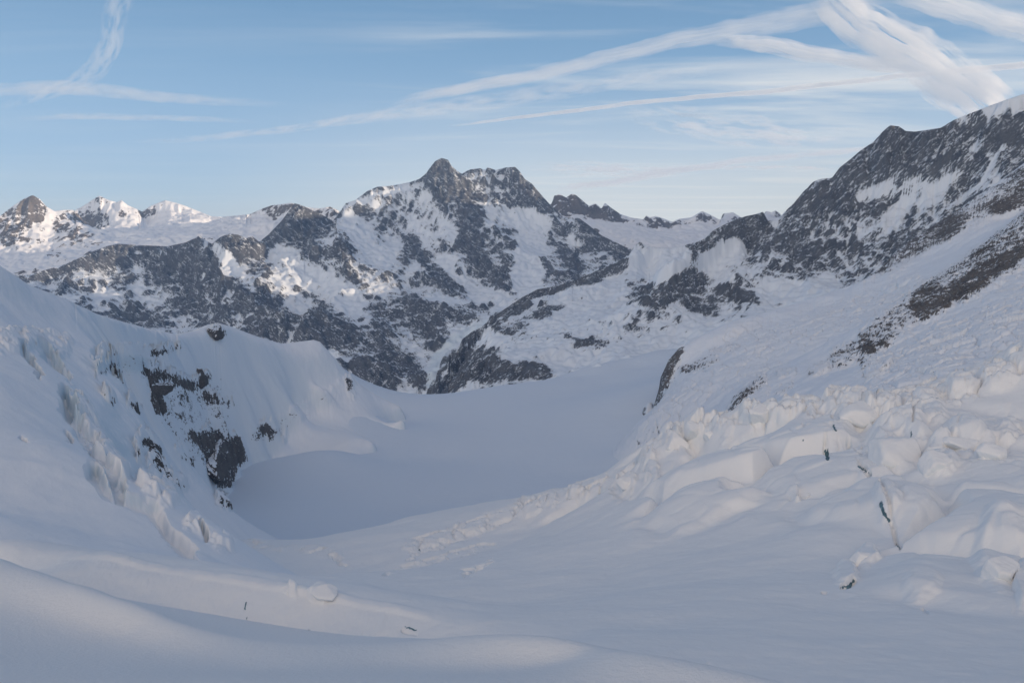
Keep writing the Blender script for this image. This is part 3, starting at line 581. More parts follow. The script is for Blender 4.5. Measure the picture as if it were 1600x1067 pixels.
layer("snow_shoulder", [
    yl([(548, 600), (525, 632), (460, 652), (440, 692), (400, 742), (375, 792), (355, 832), (340, 860)], 3150, 2800, 2300, 1800),
    yl([(240, 560), (300, 570), (350, 565), (400, 590), (450, 590), (500, 590), (530, 600)], 2000, 2500, 2850, 3080), yl([(400, 660), (450, 625), (500, 615)], 2530, 2980),
    yl([(250, 620), (300, 640), (345, 620), (345, 690), (345, 760)], 1850, 2100, 2380, 2050), yl([(250, 690), (300, 720), (310, 780)], 1650, 1850),
    yl([(0, 480), (100, 505), (180, 530)], 1100, 1400), yl([(0, 520), (60, 530), (120, 545), (180, 560)], 930, 1350), yl([(-40, 582), (0, 585), (60, 590), (110, 600)], 690, 820), yl([(-60, 700), (0, 700), (100, 700), (150, 720)], 520, 600),
    yl([(-60, 800), (0, 800), (100, 800), (200, 800)], 420, 520), yl([(-60, 860), (0, 860), (100, 865), (200, 870), (290, 880)], 375, 440),
    yl([(150, 640), (200, 720), (230, 770), (290, 850)], 900, 780, 850),
    yl([(-60, 960), (200, 960), (400, 960)], 330, 330), yl([(-500, 900), (-300, 900), (-150, 900)], 350, 350), yl([(-500, 700), (-200, 700)], 500, 520), yl([(-400, 500), (-150, 500)], 750, 900), yl([(400, 880), (420, 860), (450, 850)], 900, 1300),
    ], [[(-520, 250, 800), (-380, 290, 900), (-230, 340, 1000)] + yl([(-120, 375), (-40, 395), (0, 415), (45, 445), (100, 466), (150, 490), (200, 505), (240, 515), (275, 522)], 1100, 1200, 1500, 2300) + yl([(300, 517), (325, 507), (340, 504), (360, 510), (400, 525), (440, 537), (490, 531), (500, 534), (520, 556), (545, 585)], 2450, 2700, 3150, 3200),
     (yl([(175, 590), (200, 625), (240, 700), (265, 750), (300, 800), (335, 830), (370, 858)], 1300, 1050, 1050), (90, 70))],
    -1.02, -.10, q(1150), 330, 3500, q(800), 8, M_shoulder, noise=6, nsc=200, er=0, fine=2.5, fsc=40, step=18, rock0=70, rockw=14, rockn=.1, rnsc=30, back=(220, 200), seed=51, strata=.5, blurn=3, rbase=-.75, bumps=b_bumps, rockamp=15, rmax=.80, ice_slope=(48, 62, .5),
    extra=[(P(x, yy, d)[0] + k * 170, P(x, yy, d)[1], P(x, yy, d)[2] - 110 * k) for k in (1, 3, 7, 12) for x, yy, d in [(555, 600, 3000), (540, 630, 2850), (475, 655, 2600), (455, 692, 2450), (415, 742, 2250), (390, 792, 2050), (370, 832, 1850), (500, 640, 2700), (560, 590, 3300), (560, 590, 3500), (400, 780, 1700), (380, 850, 1500)]] + [(-.105 * yy, yy, -1050) for yy in range(1600, 3700, 150)] + [(-.14 * yy, yy, -900) for yy in range(1500, 3100, 200)],
    rock_str=[([(330, 690), (345, 720), (350, 745)], 17, 1.3, .3), ([(365, 695), (372, 715)], 14, 1.2, .3), ([(345, 780), (358, 788)], 8, 1.2, .3), ([(225, 690), (245, 700), (248, 715)], 7, .8), ([(240, 725), (270, 745), (285, 758)], 8, .9), ([(215, 700), (220, 725)], 3, .8),
              ([(240, 595), (245, 625), (250, 640)], 8, 1.0, .3), ([(270, 590), (300, 605), (325, 590)], 6, .9), ([(240, 552), (262, 548), (280, 541)], 4, 1.3, .3), ([(338, 515), (345, 522)], 8, 1.2, .4), ([(155, 585), (178, 570)], 4, 1), ([(182, 575), (185, 588)], 4, .9),
              ([(205, 632), (215, 642)], 5, .9), ([(165, 615), (180, 630)], 3, .9), ([(320, 618), (360, 632)], 4, .8), ([(400, 680), (440, 665), (480, 640), (520, 620), (543, 600)], 11, .55), ([(415, 670), (425, 680)], 9, .6), ([(445, 680), (446, 690)], 4, .7), ([(300, 680), (320, 700)], 7, .5),
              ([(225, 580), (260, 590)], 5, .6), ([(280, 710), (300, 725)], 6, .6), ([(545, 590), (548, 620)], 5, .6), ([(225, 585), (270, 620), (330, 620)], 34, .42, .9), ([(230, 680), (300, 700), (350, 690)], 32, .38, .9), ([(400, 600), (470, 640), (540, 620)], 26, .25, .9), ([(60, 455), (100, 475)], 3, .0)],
    ice_str=[([(0, 545), (40, 550), (100, 560)], 22, .45), ([(130, 575), (170, 565), (220, 570)], 12, .55), ([(110, 610), (120, 650)], 12, .7), ([(150, 740), (190, 770), (240, 790)], 12, .6), ([(170, 640), (190, 700)], 16, .4)])

# --- icefall and snow bowl in front
BLOCKS = [  # photo x, y, half width px, height as share of distance, squash
    (1052, 690, 20, .016, 1), (1088, 672, 22, .018, 1), (1112, 672, 14, .012, 1), (1130, 690, 26, .010, .7), (1175, 655, 22, .012, 1), (1205, 648, 20, .012, .8), (1235, 640, 20, .010, .8), (1262, 640, 16, .008, 1),
    (1300, 632, 20, .016, .8), (1335, 640, 34, .022, .8), (1385, 640, 22, .012, .7), (1405, 690, 48, .030, .75), (1470, 720, 30, .020, .8), (1445, 655, 40, .012, .7), (1505, 690, 36, .018, .7), (1540, 708, 22, .016, .9),
    (1450, 625, 26, .012, .6), (1500, 605, 24, .014, .7), (1560, 590, 34, .016, .7), (1590, 565, 24, .012, .8), (1580, 680, 26, .014, .6), (1010, 725, 16, .014, 1), (975, 755, 18, .010, .9), (1020, 750, 12, .014, 1.4),
    (1385, 800, 22, .016, 1.3), (1430, 800, 26, .010, 1), (1355, 870, 22, .018, .8), (1320, 895, 22, .014, .9), (1240, 772, 9, .010, .9), (1460, 795, 10, .008, .7), (1440, 930, 34, .012, .5), (1560, 890, 46, .022, 1.1), (1600, 930, 20, .02, 1.6),
    (900, 778, 16, .008, .7), (860, 790, 14, .006, .7), (830, 800, 16, .006, .6), (715, 822, 12, .006, .6), (500, 925, 20, .012, .6), (455, 922, 9, .010, 1), (640, 855, 12, .004, .6), (1225, 655, 12, .01, 1), (1160, 690, 20, .006, .6)]
def near_bumps(X, Y, Z, PX, PY):
    ax, ay = wobble(X, Y, 24, 13, 95); QX = PX + ax; QY = PY + ay
    m = np.clip(stroke_field(PX, PY, [([(1045, 685), (1090, 668), (1150, 660), (1230, 640), (1320, 630), (1400, 635), (1480, 605), (1600, 565)], 26, 1, .6), ([(820, 790), (900, 775), (980, 745), (1040, 700)], 14, .8, .6), ([(640, 855), (760, 812), (820, 792)], 9, .6),
                                      ([(1330, 680), (1420, 690), (1500, 700), (1600, 690)], 42, .35, .8), ([(390, 852), (470, 858), (530, 870)], 6, .5)]), 0, 1)
    b1, _ = blocks(X + ax, (Y + ay) * .8, 30, 3); b2, _ = blocks(X - ax, Y + ay, 12, 4)
    Z = Z + m * (6.5 * b1 + 1.8 * b2 - 2)
    m2 = np.clip(stroke_field(PX, PY, [([(1060, 735), (1200, 715), (1400, 745), (1620, 760)], 80, 1, .8), ([(1450, 860), (1600, 860)], 70, .7, .9), ([(860, 800), (1000, 770)], 22, .5, .9)]), 0, 1)
    w1 = fbm(X, Y, 90, 3, 70) * 30; f1, f2, i1, ox, oy = cells(X + w1, (Y - w1) * .85, 84, 71); g1, g2, i2, px_, py_ = cells(X - w1 * .6, Y + w1 * .6, 24, 72)
    Z = Z + m2 * (19 * np.clip(1 - 1.3 * f1 * f1, 0, 1) * (.25 + i1) * sstep(0, .30, f2 - f1) + 1.8 * np.clip(1 - 1.4 * g1 * g1, 0, 1) * i2 * sstep(0, .30, g2 - g1) - 4)
    h0 = np.zeros_like(Z)
    for k, (bx, by, w, h, sq) in enumerate(BLOCKS):
        mm = (np.abs(QX - bx) < w * 2.2) & (np.abs(QY - by) < w * 2.2)
        if not mm.any(): continue
        dx = (QX[mm] - bx) / w; dy = (QY[mm] - by) / (w * sq); an = (k * 2.399) % 6.28
        d = (np.abs(dx * math.cos(an) + dy * math.sin(an)) ** 2.6 + np.abs(-dx * math.sin(an) + dy * math.cos(an)) ** 2.6) ** (1 / 2.6)
        top = 1 + .35 * (dx * math.cos(an * 3) + dy * math.sin(an * 3))
        h0[mm] = np.maximum(h0[mm], .6 * h * Y[mm] * top * (1 - sstep(.55, 1.05, d)))
    Z = Z + h0
    wl_ = stroke_field(PX, PY, [([(40, 866), (170, 871), (300, 899), (450, 915), (600, 943), (750, 976)], 6, 1, .6), ([(240, 950), (330, 972), (440, 980)], 5, .6, .6), ([(700, 965), (900, 985), (1050, 985)], 7, .6, .8)])
    tp = sstep(20, 190, PX) * (1 - sstep(520, 780, PX)) * np.clip(.7 + 1.1 * fbm(X, Y * 0, 30, 3, 57), 0, 1)
    Z = Z + tp * np.clip(wl_, 0, 1) * (1.5 + 1.2 * fbm(X, Y, 14, 4, 55)) + tp * np.clip(stroke_field(PX, PY, [([(60, 890), (200, 905), (350, 950), (480, 970), (620, 985)], 30, 1, .6)]), 0, 1) * 1.1 * fbm(X + 3 * fbm(X, Y, 12, 3, 59), Y * .35, 9, 5, 56, .6)
    # wind-packed swells and hollows
    Z = Z + np.clip((Y - 150) / 300, 0, 1) * 7 * fbm(X, Y, 130, 3, 12) + 1.6 * fbm(X + ax, Y, 45, 3, 13) + .25 * fbm(X, Y, 9, 3, 14)
    cw = stroke_field(PX + .5 * ax, PY + .5 * ay, [([(1291, 702), (1293, 717)], 3.2, 1.3, .3), ([(1376, 786), (1383, 810), (1398, 835), (1407, 858)], 3.0, 1.1, .4), ([(1318, 917), (1334, 910)], 4, 1.2, .4), ([(1340, 726), (1352, 735), (1362, 742)], 3, 1, .4), ([(1326, 690), (1334, 702), (1344, 714)], 4, .8, .4),
                              ([(1302, 662), (1307, 674)], 3, .9), ([(1424, 670), (1423, 690)], 1.6, 1), ([(1284, 924), (1290, 925)], 2, .8), ([(1255, 688), (1256, 692)], 3, .8), ([(1440, 950), (1448, 958)], 2.5, .7), ([(1106, 1034), (1111, 1037)], 4, .3),
                              ([(480, 984), (492, 997), (506, 1001)], 4, .5), ([(365, 983), (400, 985), (445, 988)], 2, .6), ([(630, 977), (652, 984)], 1.8, .6),
                              ([(1340, 600 + 0), (1500, 600)], .5, 0)])
    gl = stroke_field(QX, QY, [([(640, 872), (720, 842), (800, 812)], 3, .5), ([(600, 895), (690, 872), (770, 850)], 3, .5), ([(725, 895), (770, 878)], 3, .7), ([(520, 868), (540, 880)], 3, .6)])
    cw = cw * np.clip(.75 + 1.2 * fbm(X, Y, 6, 3, 44), 0, 1.3)
    return Z - np.clip(cw, 0, 1.3) * Y * .007 - gl * Y * .006
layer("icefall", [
    yl([(-60, 845), (60, 868), (110, 872), (170, 872), (250, 885), (300, 900), (380, 912), (450, 916), (520, 925), (600, 945), (680, 962), (760, 978), (830, 985)], 370, 340, 310, 262),
    yl([(-60, 900), (60, 900), (110, 892), (180, 915), (250, 945), (300, 975), (380, 994), (450, 1000), (520, 1006), (600, 1010), (700, 1006)], 355, 322, 290, 265),
    yl([(-60, 1000), (300, 1060), (600, 1080), (800, 1070)], 290, 230, 215), yl([(840, 1010), (900, 1005), (1000, 1020), (1100, 1045), (1300, 1055), (1600, 1055), (1800, 1055)], 245, 200, 180, 175),
    yl([(900, 1120), (1200, 1180), (1600, 1180), (1800, 1180)], 170, 120, 120),
    yl([(880, 975), (1000, 982), (1200, 980), (1400, 970), (1600, 960), (1800, 950)], 265, 245, 265), yl([(900, 940), (1100, 920), (1300, 900), (1500, 900), (1700, 880)], 340, 330, 330),
    yl([(900, 860), (1100, 850), (1300, 830), (1500, 820), (1700, 800)], 530, 420, 400), yl([(1000, 780), (1200, 760), (1400, 740), (1700, 720)], 650, 500, 480), yl([(1100, 705), (1250, 685), (1400, 665), (1700, 640)], 760, 620, 580),
    yl([(385, 850), (450, 852), (520, 872), (590, 872)], 1150, 1180, 1150), yl([(400, 880), (500, 900), (600, 900), (700, 880), (800, 850), (900, 800)], 800, 650, 720, 800),
    yl([(200, 878), (300, 882), (450, 905), (600, 925), (750, 950), (850, 960)], 420, 430, 350),
    ], [yl([(355, 845), (385, 849), (450, 850), (520, 868), (560, 870), (590, 862)], 1100, 1200, 1250) + yl([(640, 848), (700, 825), (760, 800), (830, 780), (880, 772), (950, 748), (985, 720), (1010, 710), (1037, 690), (1050, 672), (1090, 658), (1130, 662), (1170, 642), (1225, 625), (1290, 620), (1345, 618), (1400, 616), (1440, 605), (1480, 587), (1530, 567), (1570, 547), (1600, 532), (1700, 485), (1850, 420)], 1180, 900, 820, 720, 720, 740)],
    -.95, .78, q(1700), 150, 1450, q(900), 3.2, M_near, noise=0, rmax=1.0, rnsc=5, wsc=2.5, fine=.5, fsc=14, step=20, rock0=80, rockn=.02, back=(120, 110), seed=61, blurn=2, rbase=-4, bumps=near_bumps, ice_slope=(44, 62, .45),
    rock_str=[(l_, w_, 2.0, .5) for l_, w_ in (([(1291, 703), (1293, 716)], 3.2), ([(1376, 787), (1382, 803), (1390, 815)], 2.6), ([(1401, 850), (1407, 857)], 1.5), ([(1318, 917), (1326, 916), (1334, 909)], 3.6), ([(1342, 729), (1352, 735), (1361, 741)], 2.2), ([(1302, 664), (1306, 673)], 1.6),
              ([(1424, 672), (1423, 688)], 1.2), ([(1255, 688), (1256, 692)], 1.6), ([(385, 940), (383, 952)], .9), ([(386, 962), (387, 975)], .8), ([(482, 986), (494, 996), (506, 1000)], 3.4), ([(365, 984), (400, 986), (445, 988)], 1.6), ([(425, 986), (444, 987)], 2.6), ([(632, 979), (650, 984)], 1.4), ([(655, 858), (657, 859)], 1.4))],  # slits where dark colour stands for the shade inside crevasses
    ice_str=[([(370, 988), (420, 992), (450, 994)], 5, .8), ([(480, 990), (500, 1000)], 8, .8), ([(1340, 725), (1360, 738)], 6, .6), ([(1325, 690), (1342, 712)], 6, .6)])

# --- slope under the photographer
layer("snow_slope", [
    yl([(-100, 930), (0, 940), (200, 1000), (400, 1050)], 250, 240, 180), yl([(-100, 1067), (0, 1067), (300, 1067), (600, 1067), (900, 1067), (1200, 1090), (1700, 1150)], 155, 150, 150, 130),
    yl([(600, 1040), (800, 1040), (1000, 1045)], 180, 170)],
    [yl([(-500, 790), (-250, 825), (-120, 850), (0, 870), (60, 890), (130, 912), (200, 935), (260, 957), (300, 978), (400, 998), (500, 1004), (620, 1002), (720, 992), (800, 988), (900, 998), (1000, 1014), (1100, 1036), (1200, 1060), (1300, 1085), (1700, 1160)], 330, 290, 240, 215, 205, 180, 150, 130)],
    -.80, .80, q(1300), 25, 330, q(500), 2.0, M_close, noise=0, rmax=-1, fine=.12, fsc=3, step=24, rock0=80, rockn=.02, back=(14, 9), seed=71, blurn=5, rbase=-.8,
    extra=[(x, 30, -62) for x in (-60, -20, 20, 60)] + [(x, 70, -74) for x in (-80, -30, 30, 80)])

# --- unseen range right and behind, crest and notch shaped to cast the shade
def shadow_range_grid():
    cell = 50.0; gx = np.arange(-1500, 9000, cell); gy = np.arange(-5500, 15500, cell); X, Y = np.meshgrid(gx, gy)
    cr = [(5600, 15500, 300), (5300, 14000, 520), (4900, 11800, 830), (4650, 10200, 930), (4600, 9700, 900), (4520, 9300, 740), (4350, 8500, 850), (4200, 7700, 850), (4150, 7480, 820), (4130, 7360, 60), (4100, 6900, -150), (4090, 6600, 40), (4080, 6480, 820), (4050, 6200, 850), (4000, 5700, 800), (3900, 4600, 780),
          (3500, 3200, 820), (2900, 1800, 820), (2300, 500, 780), (1900, -1000, 720), (1100, -3000, 650), (-500, -4800, 700)]
    pts = dens(cr, 120); n = len(pts); out = list(pts)
    for i, p in enumerate(pts):
        a = pts[max(i - 1, 0)]; c = pts[min(i + 1, n - 1)]; tx = c[0] - a[0]; ty = c[1] - a[1]; l = math.hypot(tx, ty); nx_, ny_ = -ty / l, tx / l
        if i % 2: continue
        for k, dz in ((1300, 1100), (2600, 1700)): out.append((p[0] - nx_ * k, p[1] - ny_ * k, p[2] - dz)); out.append((p[0] + nx_ * k * .85, p[1] + ny_ * k * .85, p[2] - dz * 1.15))
    Z = rbf(out, X, Y) + 90 * (fbm(X, Y, 900, 5, 5, ridged=True) - .5)
    n_ = normals(X, Y, Z); sl_ = np.degrees(np.arccos(n_[2])); sn = fbm(X, Y, 150, 4, 9)
    grid_mesh("unseen_shadow_range", X, Y, Z, {"rock": np.clip(.5 + (sl_ - 40) / 20 + sn * .5, 0, 1) - 2 * (np.hypot(X, Y) < 2600), "ice": X * 0}, M_wall)
shadow_range_grid()

# ------------------------------------------------------------------ single seracs and rock outcrops standing on these slopes
import bmesh
def lump(name, surf, px, py, wpx, hpx, mat, label, cat, seed, thick=.8, p=16, rough=.05, planes=9, sink=.25, div=5, upright=False, rock=False, rsc=.35):
    X, Y, Z, PX, PY, NX, NY, NZ = SURF[surf]
    d = np.hypot(PX - px, PY - py); k = np.unravel_index(np.argmin(d + (Y > 1e9)), d.shape)
    cand = d < max(d[k] * 1.5, 2.0); k = np.unravel_index(np.argmin(np.where(cand, Y, 1e9)), d.shape)
    c = np.array([X[k], Y[k], Z[k]]); n = np.array([NX[k], NY[k], NZ[k]])
    if upright: n = n * .25 + np.array([0, -.25, .9])
    n /= np.linalg.norm(n); t1 = np.cross([0, 1, 0], n); t1 /= np.linalg.norm(t1); t2 = np.cross(n, t1)
    if t2[2] < 0: t1, t2 = -t1, -t2
    m_px = c[1] / (FPX * .97)
    def pv(v): a_, b_ = proj(*(c + v)); e, f = proj(*c); return math.hypot(a_ - e, b_ - f)
    R = np.array([wpx / max(pv(t1), 1e-6), (hpx / max(pv(t2 * 5) / 5, .35 / m_px)), 0]); R[2] = thick * min(R[0], R[1])
    if upright: R = np.array([wpx * m_px, wpx * m_px * .9, hpx * m_px])
    rs = np.random.RandomState(seed)
    bm = bmesh.new(); bmesh.ops.create_icosphere(bm, subdivisions=div, radius=1.0)
    D = np.array([v.co[:] for v in bm.verts]); D /= np.linalg.norm(D, axis=1)[:, None]
    N_ = rs.normal(size=(planes, 3)); N_[:, 2] *= .8; N_ /= np.linalg.norm(N_, axis=1)[:, None]
    N_ = np.concatenate([N_, [[.15, -.1, 1], [0, 0, -1]]]); N_ /= np.linalg.norm(N_, axis=1)[:, None]
    dd = rs.uniform(.62, 1.0, len(N_)); dd[-2:] = (.8, 1)
    r = (np.sum((np.maximum(D @ N_.T, 0) / dd) ** p, 1)) ** (-1 / p); r = np.minimum(r, 1.25)
    V = D * r[:, None]
    nz_ = fbm(V[:, 0] + V[:, 2] * .7 + seed, V[:, 1] - V[:, 2] * .5, rsc, 5, seed, .6, ridged=rock) + .5 * fbm(V[:, 2] * 1.1 + seed, V[:, 0] - V[:, 1], rsc, 5, seed + 9, .6)
    V = V * (1 + rough * nz_)[:, None]
    Wd = c + (V[:, :1] * R[0]) * t1 + (V[:, 1:2] * R[1]) * t2 + ((V[:, 2:] - sink) * R[2]) * n
    o_ = c
    for v, w in zip(bm.verts, Wd - o_): v.co = w
    bm.normal_update(); nrm = np.array([v.normal[:] for v in bm.verts])
    me = bpy.data.meshes.new(name); bm.to_mesh(me); bm.free()
    for f in me.polygons: f.use_smooth = True
    me.materials.append(mat)
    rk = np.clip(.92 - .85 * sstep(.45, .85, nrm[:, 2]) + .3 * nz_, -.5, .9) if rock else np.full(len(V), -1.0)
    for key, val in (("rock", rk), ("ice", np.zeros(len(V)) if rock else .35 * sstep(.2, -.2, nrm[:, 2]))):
        at_ = me.attributes.new(key, 'FLOAT', 'POINT'); at_.data.foreach_set("value", val.astype(np.float32))
    ob = bpy.data.objects.new(name, me); ob.location = o_; scene.collection.objects.link(ob); ob["label"] = label; ob["category"] = cat
    if not rock: ob["group"] = "seracs of the icefall"
    else: ob["group"] = "rock outcrops on the snow slopes"
    return ob
for s_ in [
    (1055, 690, 17, 17, "rounded serac at the lower left end of the broken crest over the basin"),
    (1085, 670, 16, 18, "second serac of the crest, tall and narrow, next to the left end block"),
    (1110, 678, 12, 14, "small serac between two taller ones on the crest above the basin"),
    (1345, 642, 34, 22, "wide smooth snow capped serac above the small blue crevasse openings"),
    (1392, 700, 44, 40, "largest serac block with a smooth square face in the middle of the icefall"),
    (1463, 722, 26, 22, "cracked serac just right of the largest square block"),
    (1505, 692, 26, 17, "flat topped serac with a ledge right of the cracked one"),
    (1548, 702, 20, 15, "small wedge shaped serac with a pointed corner near the right edge"),
    (1262, 772, 8, 7, "little isolated snow knob on the smooth slope below the icefall"),
    (1348, 868, 17, 14, "leaning snow block beside the dark round hole"),
    (1565, 895, 34, 34, "big snow mound at the right edge of the near slope"),
    (508, 928, 20, 8, "low snow block on the lip behind the foreground crevasse wall"),
    (448, 924, 7, 6, "tiny snow block left of the low one behind the crevasse wall"),
    (980, 752, 16, 12, "serac with a dark cleft on the lower crest beside the basin"),
    (1190, 645, 20, 14, "broad lumpy serac halfway along the crest under the brown rock rib")]:
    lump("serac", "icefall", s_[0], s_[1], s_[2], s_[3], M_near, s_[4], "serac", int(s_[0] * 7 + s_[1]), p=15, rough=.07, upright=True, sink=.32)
for s_ in [
    (348, 718, 30, 36, "heart shaped dark rock outcrop above the basin on the left slope", 6, .55), (352, 783, 13, 13, "small dark rock outcrop just below the heart shaped one", 5, .5),
    (342, 517, 12, 9, "dark rock knob on top of the rounded snow ridge", 5, .6), (262, 548, 24, 5, "long low dark rock slab below the snow ridge", 5, .5),
    (244, 612, 12, 26, "tall narrow dark rock outcrop in the middle of the left slope", 5, .4), (318, 598, 17, 8, "dark rock outcrop right of the tall narrow one", 5, .5)]:
    lump("rock_outcrop", "snow_shoulder", s_[0], s_[1], s_[2], s_[3], M_shoulder, s_[4], "rock", int(s_[0] * 3 + s_[1]), p=24, rough=.16, planes=16, sink=.45, div=s_[5], thick=s_[6], rock=True, rsc=.5)
# ------------------------------------------------------------------ the air between
def haze():
    x0, x1, y0, y1, z0, z1 = -16000, 14000, -8000, 19000, -3000, 1700
    v = [(x, y, z) for z in (z0, z1) for y in (y0, y1) for x in (x0, x1)]
    me = bpy.data.meshes.new("haze"); me.from_pydata(v, [], [(0, 2, 3, 1), (4, 5, 7, 6), (0, 1, 5, 4), (2, 6, 7, 3), (0, 4, 6, 2), (1, 3, 7, 5)])
    m = bpy.data.materials.new("haze_air"); m.use_nodes = True; N = m.node_tree.nodes; N.clear()
    o = N.new("ShaderNodeOutputMaterial"); p = N.new("ShaderNodeVolumePrincipled"); p.inputs["Density"].default_value = HAZE; p.inputs["Color"].default_value = (.45, .68, 1.0, 1); p.inputs["Anisotropy"].default_value = .2
    m.node_tree.links.new(p.outputs[0], o.inputs["Volume"]); me.materials.append(m)
    ob = bpy.data.objects.new("haze", me); scene.collection.objects.link(ob); ob["kind"] = "stuff"
HAZE = 2.3e-5
haze()
# ------------------------------------------------------------------ vapour trails and cirrus, 6.5 km above the photographer
def cloud_material(name, dens_, g=.3):
    m = bpy.data.materials.new(name); m.use_nodes = True; N = m.node_tree.nodes; L = m.node_tree.links; N.clear()
    o = N.new("ShaderNodeOutputMaterial"); v = N.new("ShaderNodeVolumeScatter"); v.inputs["Color"].default_value = (1, 1, 1, 1)
    v.inputs["Density"].default_value = dens_; v.inputs["Anisotropy"].default_value = g; L.new(v.outputs[0], o.inputs["Volume"]); return m
def at_height(px, py, h):
    u = (px - 800.0) / FPX; v = (533.5 - py) / FPX
    dz = v * CT - ST; s = h / np.maximum(dz, .004); return u * s, (CT + v * ST) * s
def cloud(name, line, widths, dens_, thick, label, cat, group=None, h=6500.0, ns=260, nt=26, streak=(3.0, .8), amt=.9, base=.35, seed=1, edge=1.0, shear=0.0, fade=(.15, .1)):
    P_ = np.array(line, float); w = np.array(widths, float)
    seg = np.r_[0, np.cumsum(np.hypot(*np.diff(P_, axis=0).T))]; s = np.linspace(0, seg[-1], ns)
    w = np.interp(np.linspace(0, 1, ns), np.linspace(0, 1, len(w)), w)
    cx = np.interp(s, seg, P_[:, 0]); cy = np.interp(s, seg, P_[:, 1])
    for _ in range(12): cx[1:-1] = .25 * cx[:-2] + .5 * cx[1:-1] + .25 * cx[2:]; cy[1:-1] = .25 * cy[:-2] + .5 * cy[1:-1] + .25 * cy[2:]
    tx = np.gradient(cx); ty = np.gradient(cy); l = np.hypot(tx, ty); nx_, ny_ = -ty / l, tx / l
    t = np.linspace(-1, 1, nt); S, T = np.meshgrid(s, t, indexing='ij')
    W = w[:, None] * (1 + .12 * fbm(S, T * 0, 60, 3, seed + 3))
    px = cx[:, None] + nx_[:, None] * T * W; py = cy[:, None] + ny_[:, None] * T * W + 2.0 * w.mean() * .12 * fbm(S, T * 0 + 5, 90, 3, seed)
    X, Y = at_height(px, py, h)
    prof = np.clip(1 - np.abs(T + .35 * fbm(S, T * 20, 70, 3, seed + 9)) ** 1.6, 0, 1) ** edge
    n = fbm((S + shear * T * W) / streak[0], T * W / streak[1], w.mean() * .55 + 2, 4, seed + 20, .55)
    end = sstep(0, fade[0], S / seg[-1]) * (1 - sstep(1 - fade[1], 1, S / seg[-1]))
    th = thick * prof * np.clip(base + amt * n + .3, 0, 1.6) * end
    th[:, 0] = 0; th[:, -1] = 0; th[0] = 0; th[-1] = 0
    co = np.concatenate([np.stack([X, Y, h + .5 * th], -1).reshape(-1, 3), np.stack([X, Y, h - .5 * th - .02], -1).reshape(-1, 3)])
    nv = ns * nt; i = np.arange(nv).reshape(ns, nt)
    f = np.stack([i[:-1, :-1], i[:-1, 1:], i[1:, 1:], i[1:, :-1]], -1).reshape(-1, 4)
    b_ = np.r_[i[0], i[1:, -1], i[-1, -2::-1], i[-2:0:-1, 0]]; side = np.stack([b_, np.roll(b_, -1), np.roll(b_, -1) + nv, b_ + nv], -1)
    F = np.concatenate([f, f[:, ::-1] + nv, side])
    me = bpy.data.meshes.new(name); me.from_pydata(co.tolist(), [], F.tolist()); me.materials.append(cloud_material(name + "_vapour", dens_))
    import bmesh
    bm = bmesh.new(); bm.from_mesh(me); bmesh.ops.recalc_face_normals(bm, faces=bm.faces); bm.to_mesh(me); bm.free()
    o = bpy.data.objects.new(name, me); scene.collection.objects.link(o); o["label"] = label; o["category"] = cat
    if group: o["group"] = group
    return o
CT_G = "vapour trails across the sky"
cloud("contrail", [(690, 198), (830, 182), (1000, 160), (1200, 143), (1400, 120), (1600, 102), (1750, 88)], [2.4, 4, 5.5, 7], .0045, 120, "thin bright contrail running straight from the right edge to the middle", "contrail", CT_G, streak=(8, 1), seed=11, h=9000.0)
cloud("contrail", [(600, 168), (660, 150), (760, 132), (880, 108), (980, 82), (1060, 62), (1160, 45), (1290, 20), (1400, -10)], [8, 12, 18, 26], .0011, 220, "soft spreading contrail curving up from the middle of the sky to the upper right", "contrail", CT_G, streak=(7, .6), seed=21)
cloud("contrail", [(1110, 62), (1200, 70), (1270, 85), (1350, 98), (1440, 108)], [10, 16, 14, 10], .002, 260, "short fluffy contrail joining the broad white cloud band from the left", "contrail", CT_G, streak=(5, .6), seed=31)
cloud("contrail", [(1285, -20), (1340, 35), (1400, 70), (1460, 105), (1510, 140), (1570, 185)], [34, 44, 52, 40], .0019, 400, "broad dense white contrail band falling steeply behind the right hand mountain", "contrail", CT_G, streak=(3.5, .5), seed=41, ns=320, nt=60, base=.25, amt=1.5)
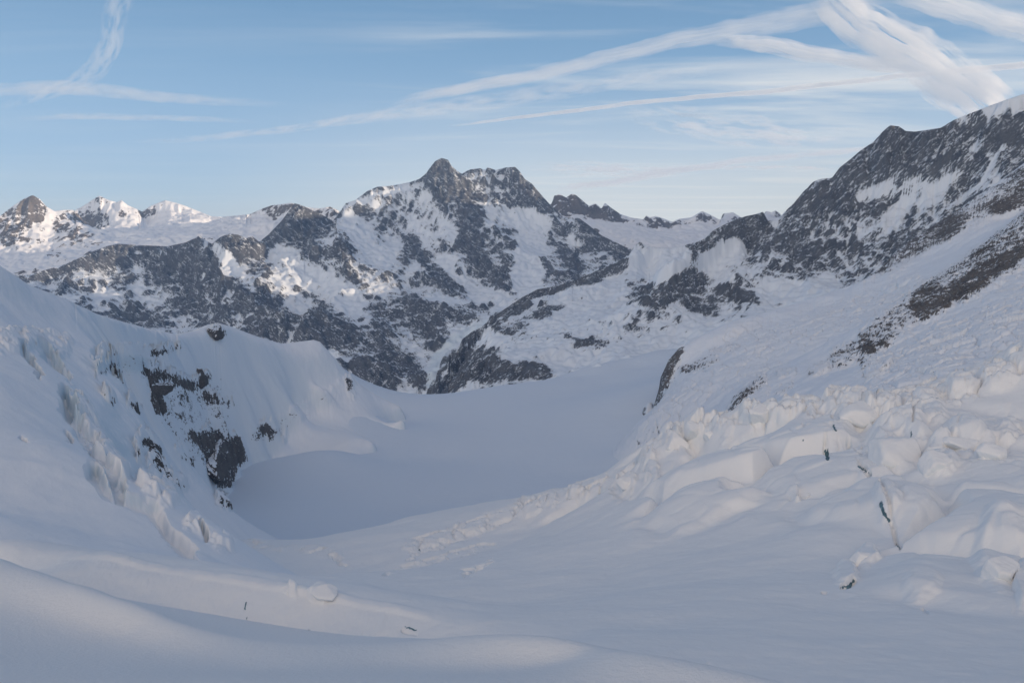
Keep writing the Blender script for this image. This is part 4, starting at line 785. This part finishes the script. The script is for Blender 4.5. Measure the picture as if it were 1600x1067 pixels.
cloud("contrail", [(1380, -20), (1480, 8), (1560, 35), (1680, 60)], [22, 24, 26], .0012, 360, "woolly contrail in the upper right corner of the sky", "contrail", CT_G, streak=(4, .5), seed=51, nt=36)
cloud("contrail", [(860, 296), (960, 285), (1060, 266), (1160, 251), (1260, 242), (1350, 233), (1420, 228)], [6, 7, 6, 4], .0009, 150, "low pale contrail ending at the dark rocky summit on the right", "contrail", CT_G, streak=(6, 1), seed=61)
cloud("contrail", [(-40, 142), (80, 136), (140, 140), (250, 152), (340, 158), (470, 165)], [10, 12, 9, 6], .0008, 160, "faint contrail across the upper left of the sky", "contrail", CT_G, streak=(5, 1), seed=71, fade=(.05, .5))
cloud("contrail", [(200, -30), (180, 20), (172, 70), (150, 110), (110, 132), (60, 150), (-20, 172)], [26, 22, 18, 12, 8], .0006, 220, "torn curling wisp in the upper left corner of the sky", "contrail", CT_G, streak=(2.5, .8), seed=81, base=.1, amt=1.4, fade=(.1, .4))
cloud("contrail", [(10, 186), (120, 182), (240, 184), (330, 187), (420, 192)], [5, 6, 5, 4], .0007, 120, "short thin pale contrail just under the faint one at the left", "contrail", CT_G, streak=(6, 1), seed=91, fade=(.3, .4))
cloud("contrail", [(150, 225), (300, 218), (420, 206), (520, 192), (620, 176), (760, 160), (900, 138), (1050, 115), (1220, 92)], [4, 6, 8, 14, 16, 12, 8], .0007, 150, "long very faint contrail rising from the left under the main curved trail", "contrail", CT_G, streak=(5, 1), seed=101, base=.2, amt=1.2, fade=(.3, .3))
cloud("cirrus", [(960, 172), (1060, 190), (1160, 205), (1260, 214), (1340, 210)], [14, 26, 28, 22, 10], .0006, 260, "patch of ragged cirrus left of the dark rocky summit", "cloud", None, streak=(4, .7), seed=111, base=.0, amt=1.7, fade=(.3, .3), nt=44)
cloud("cirrus", [(800, 262), (900, 262), (1000, 268), (1100, 262), (1200, 262), (1310, 262)], [6, 14, 10, 5, 3, 3], .0006, 200, "flat streak of cirrus low over the far ridge", "cloud", None, streak=(5, .7), seed=121, base=.1, amt=1.5, fade=(.3, .1))
print("done", time.time() - T0)
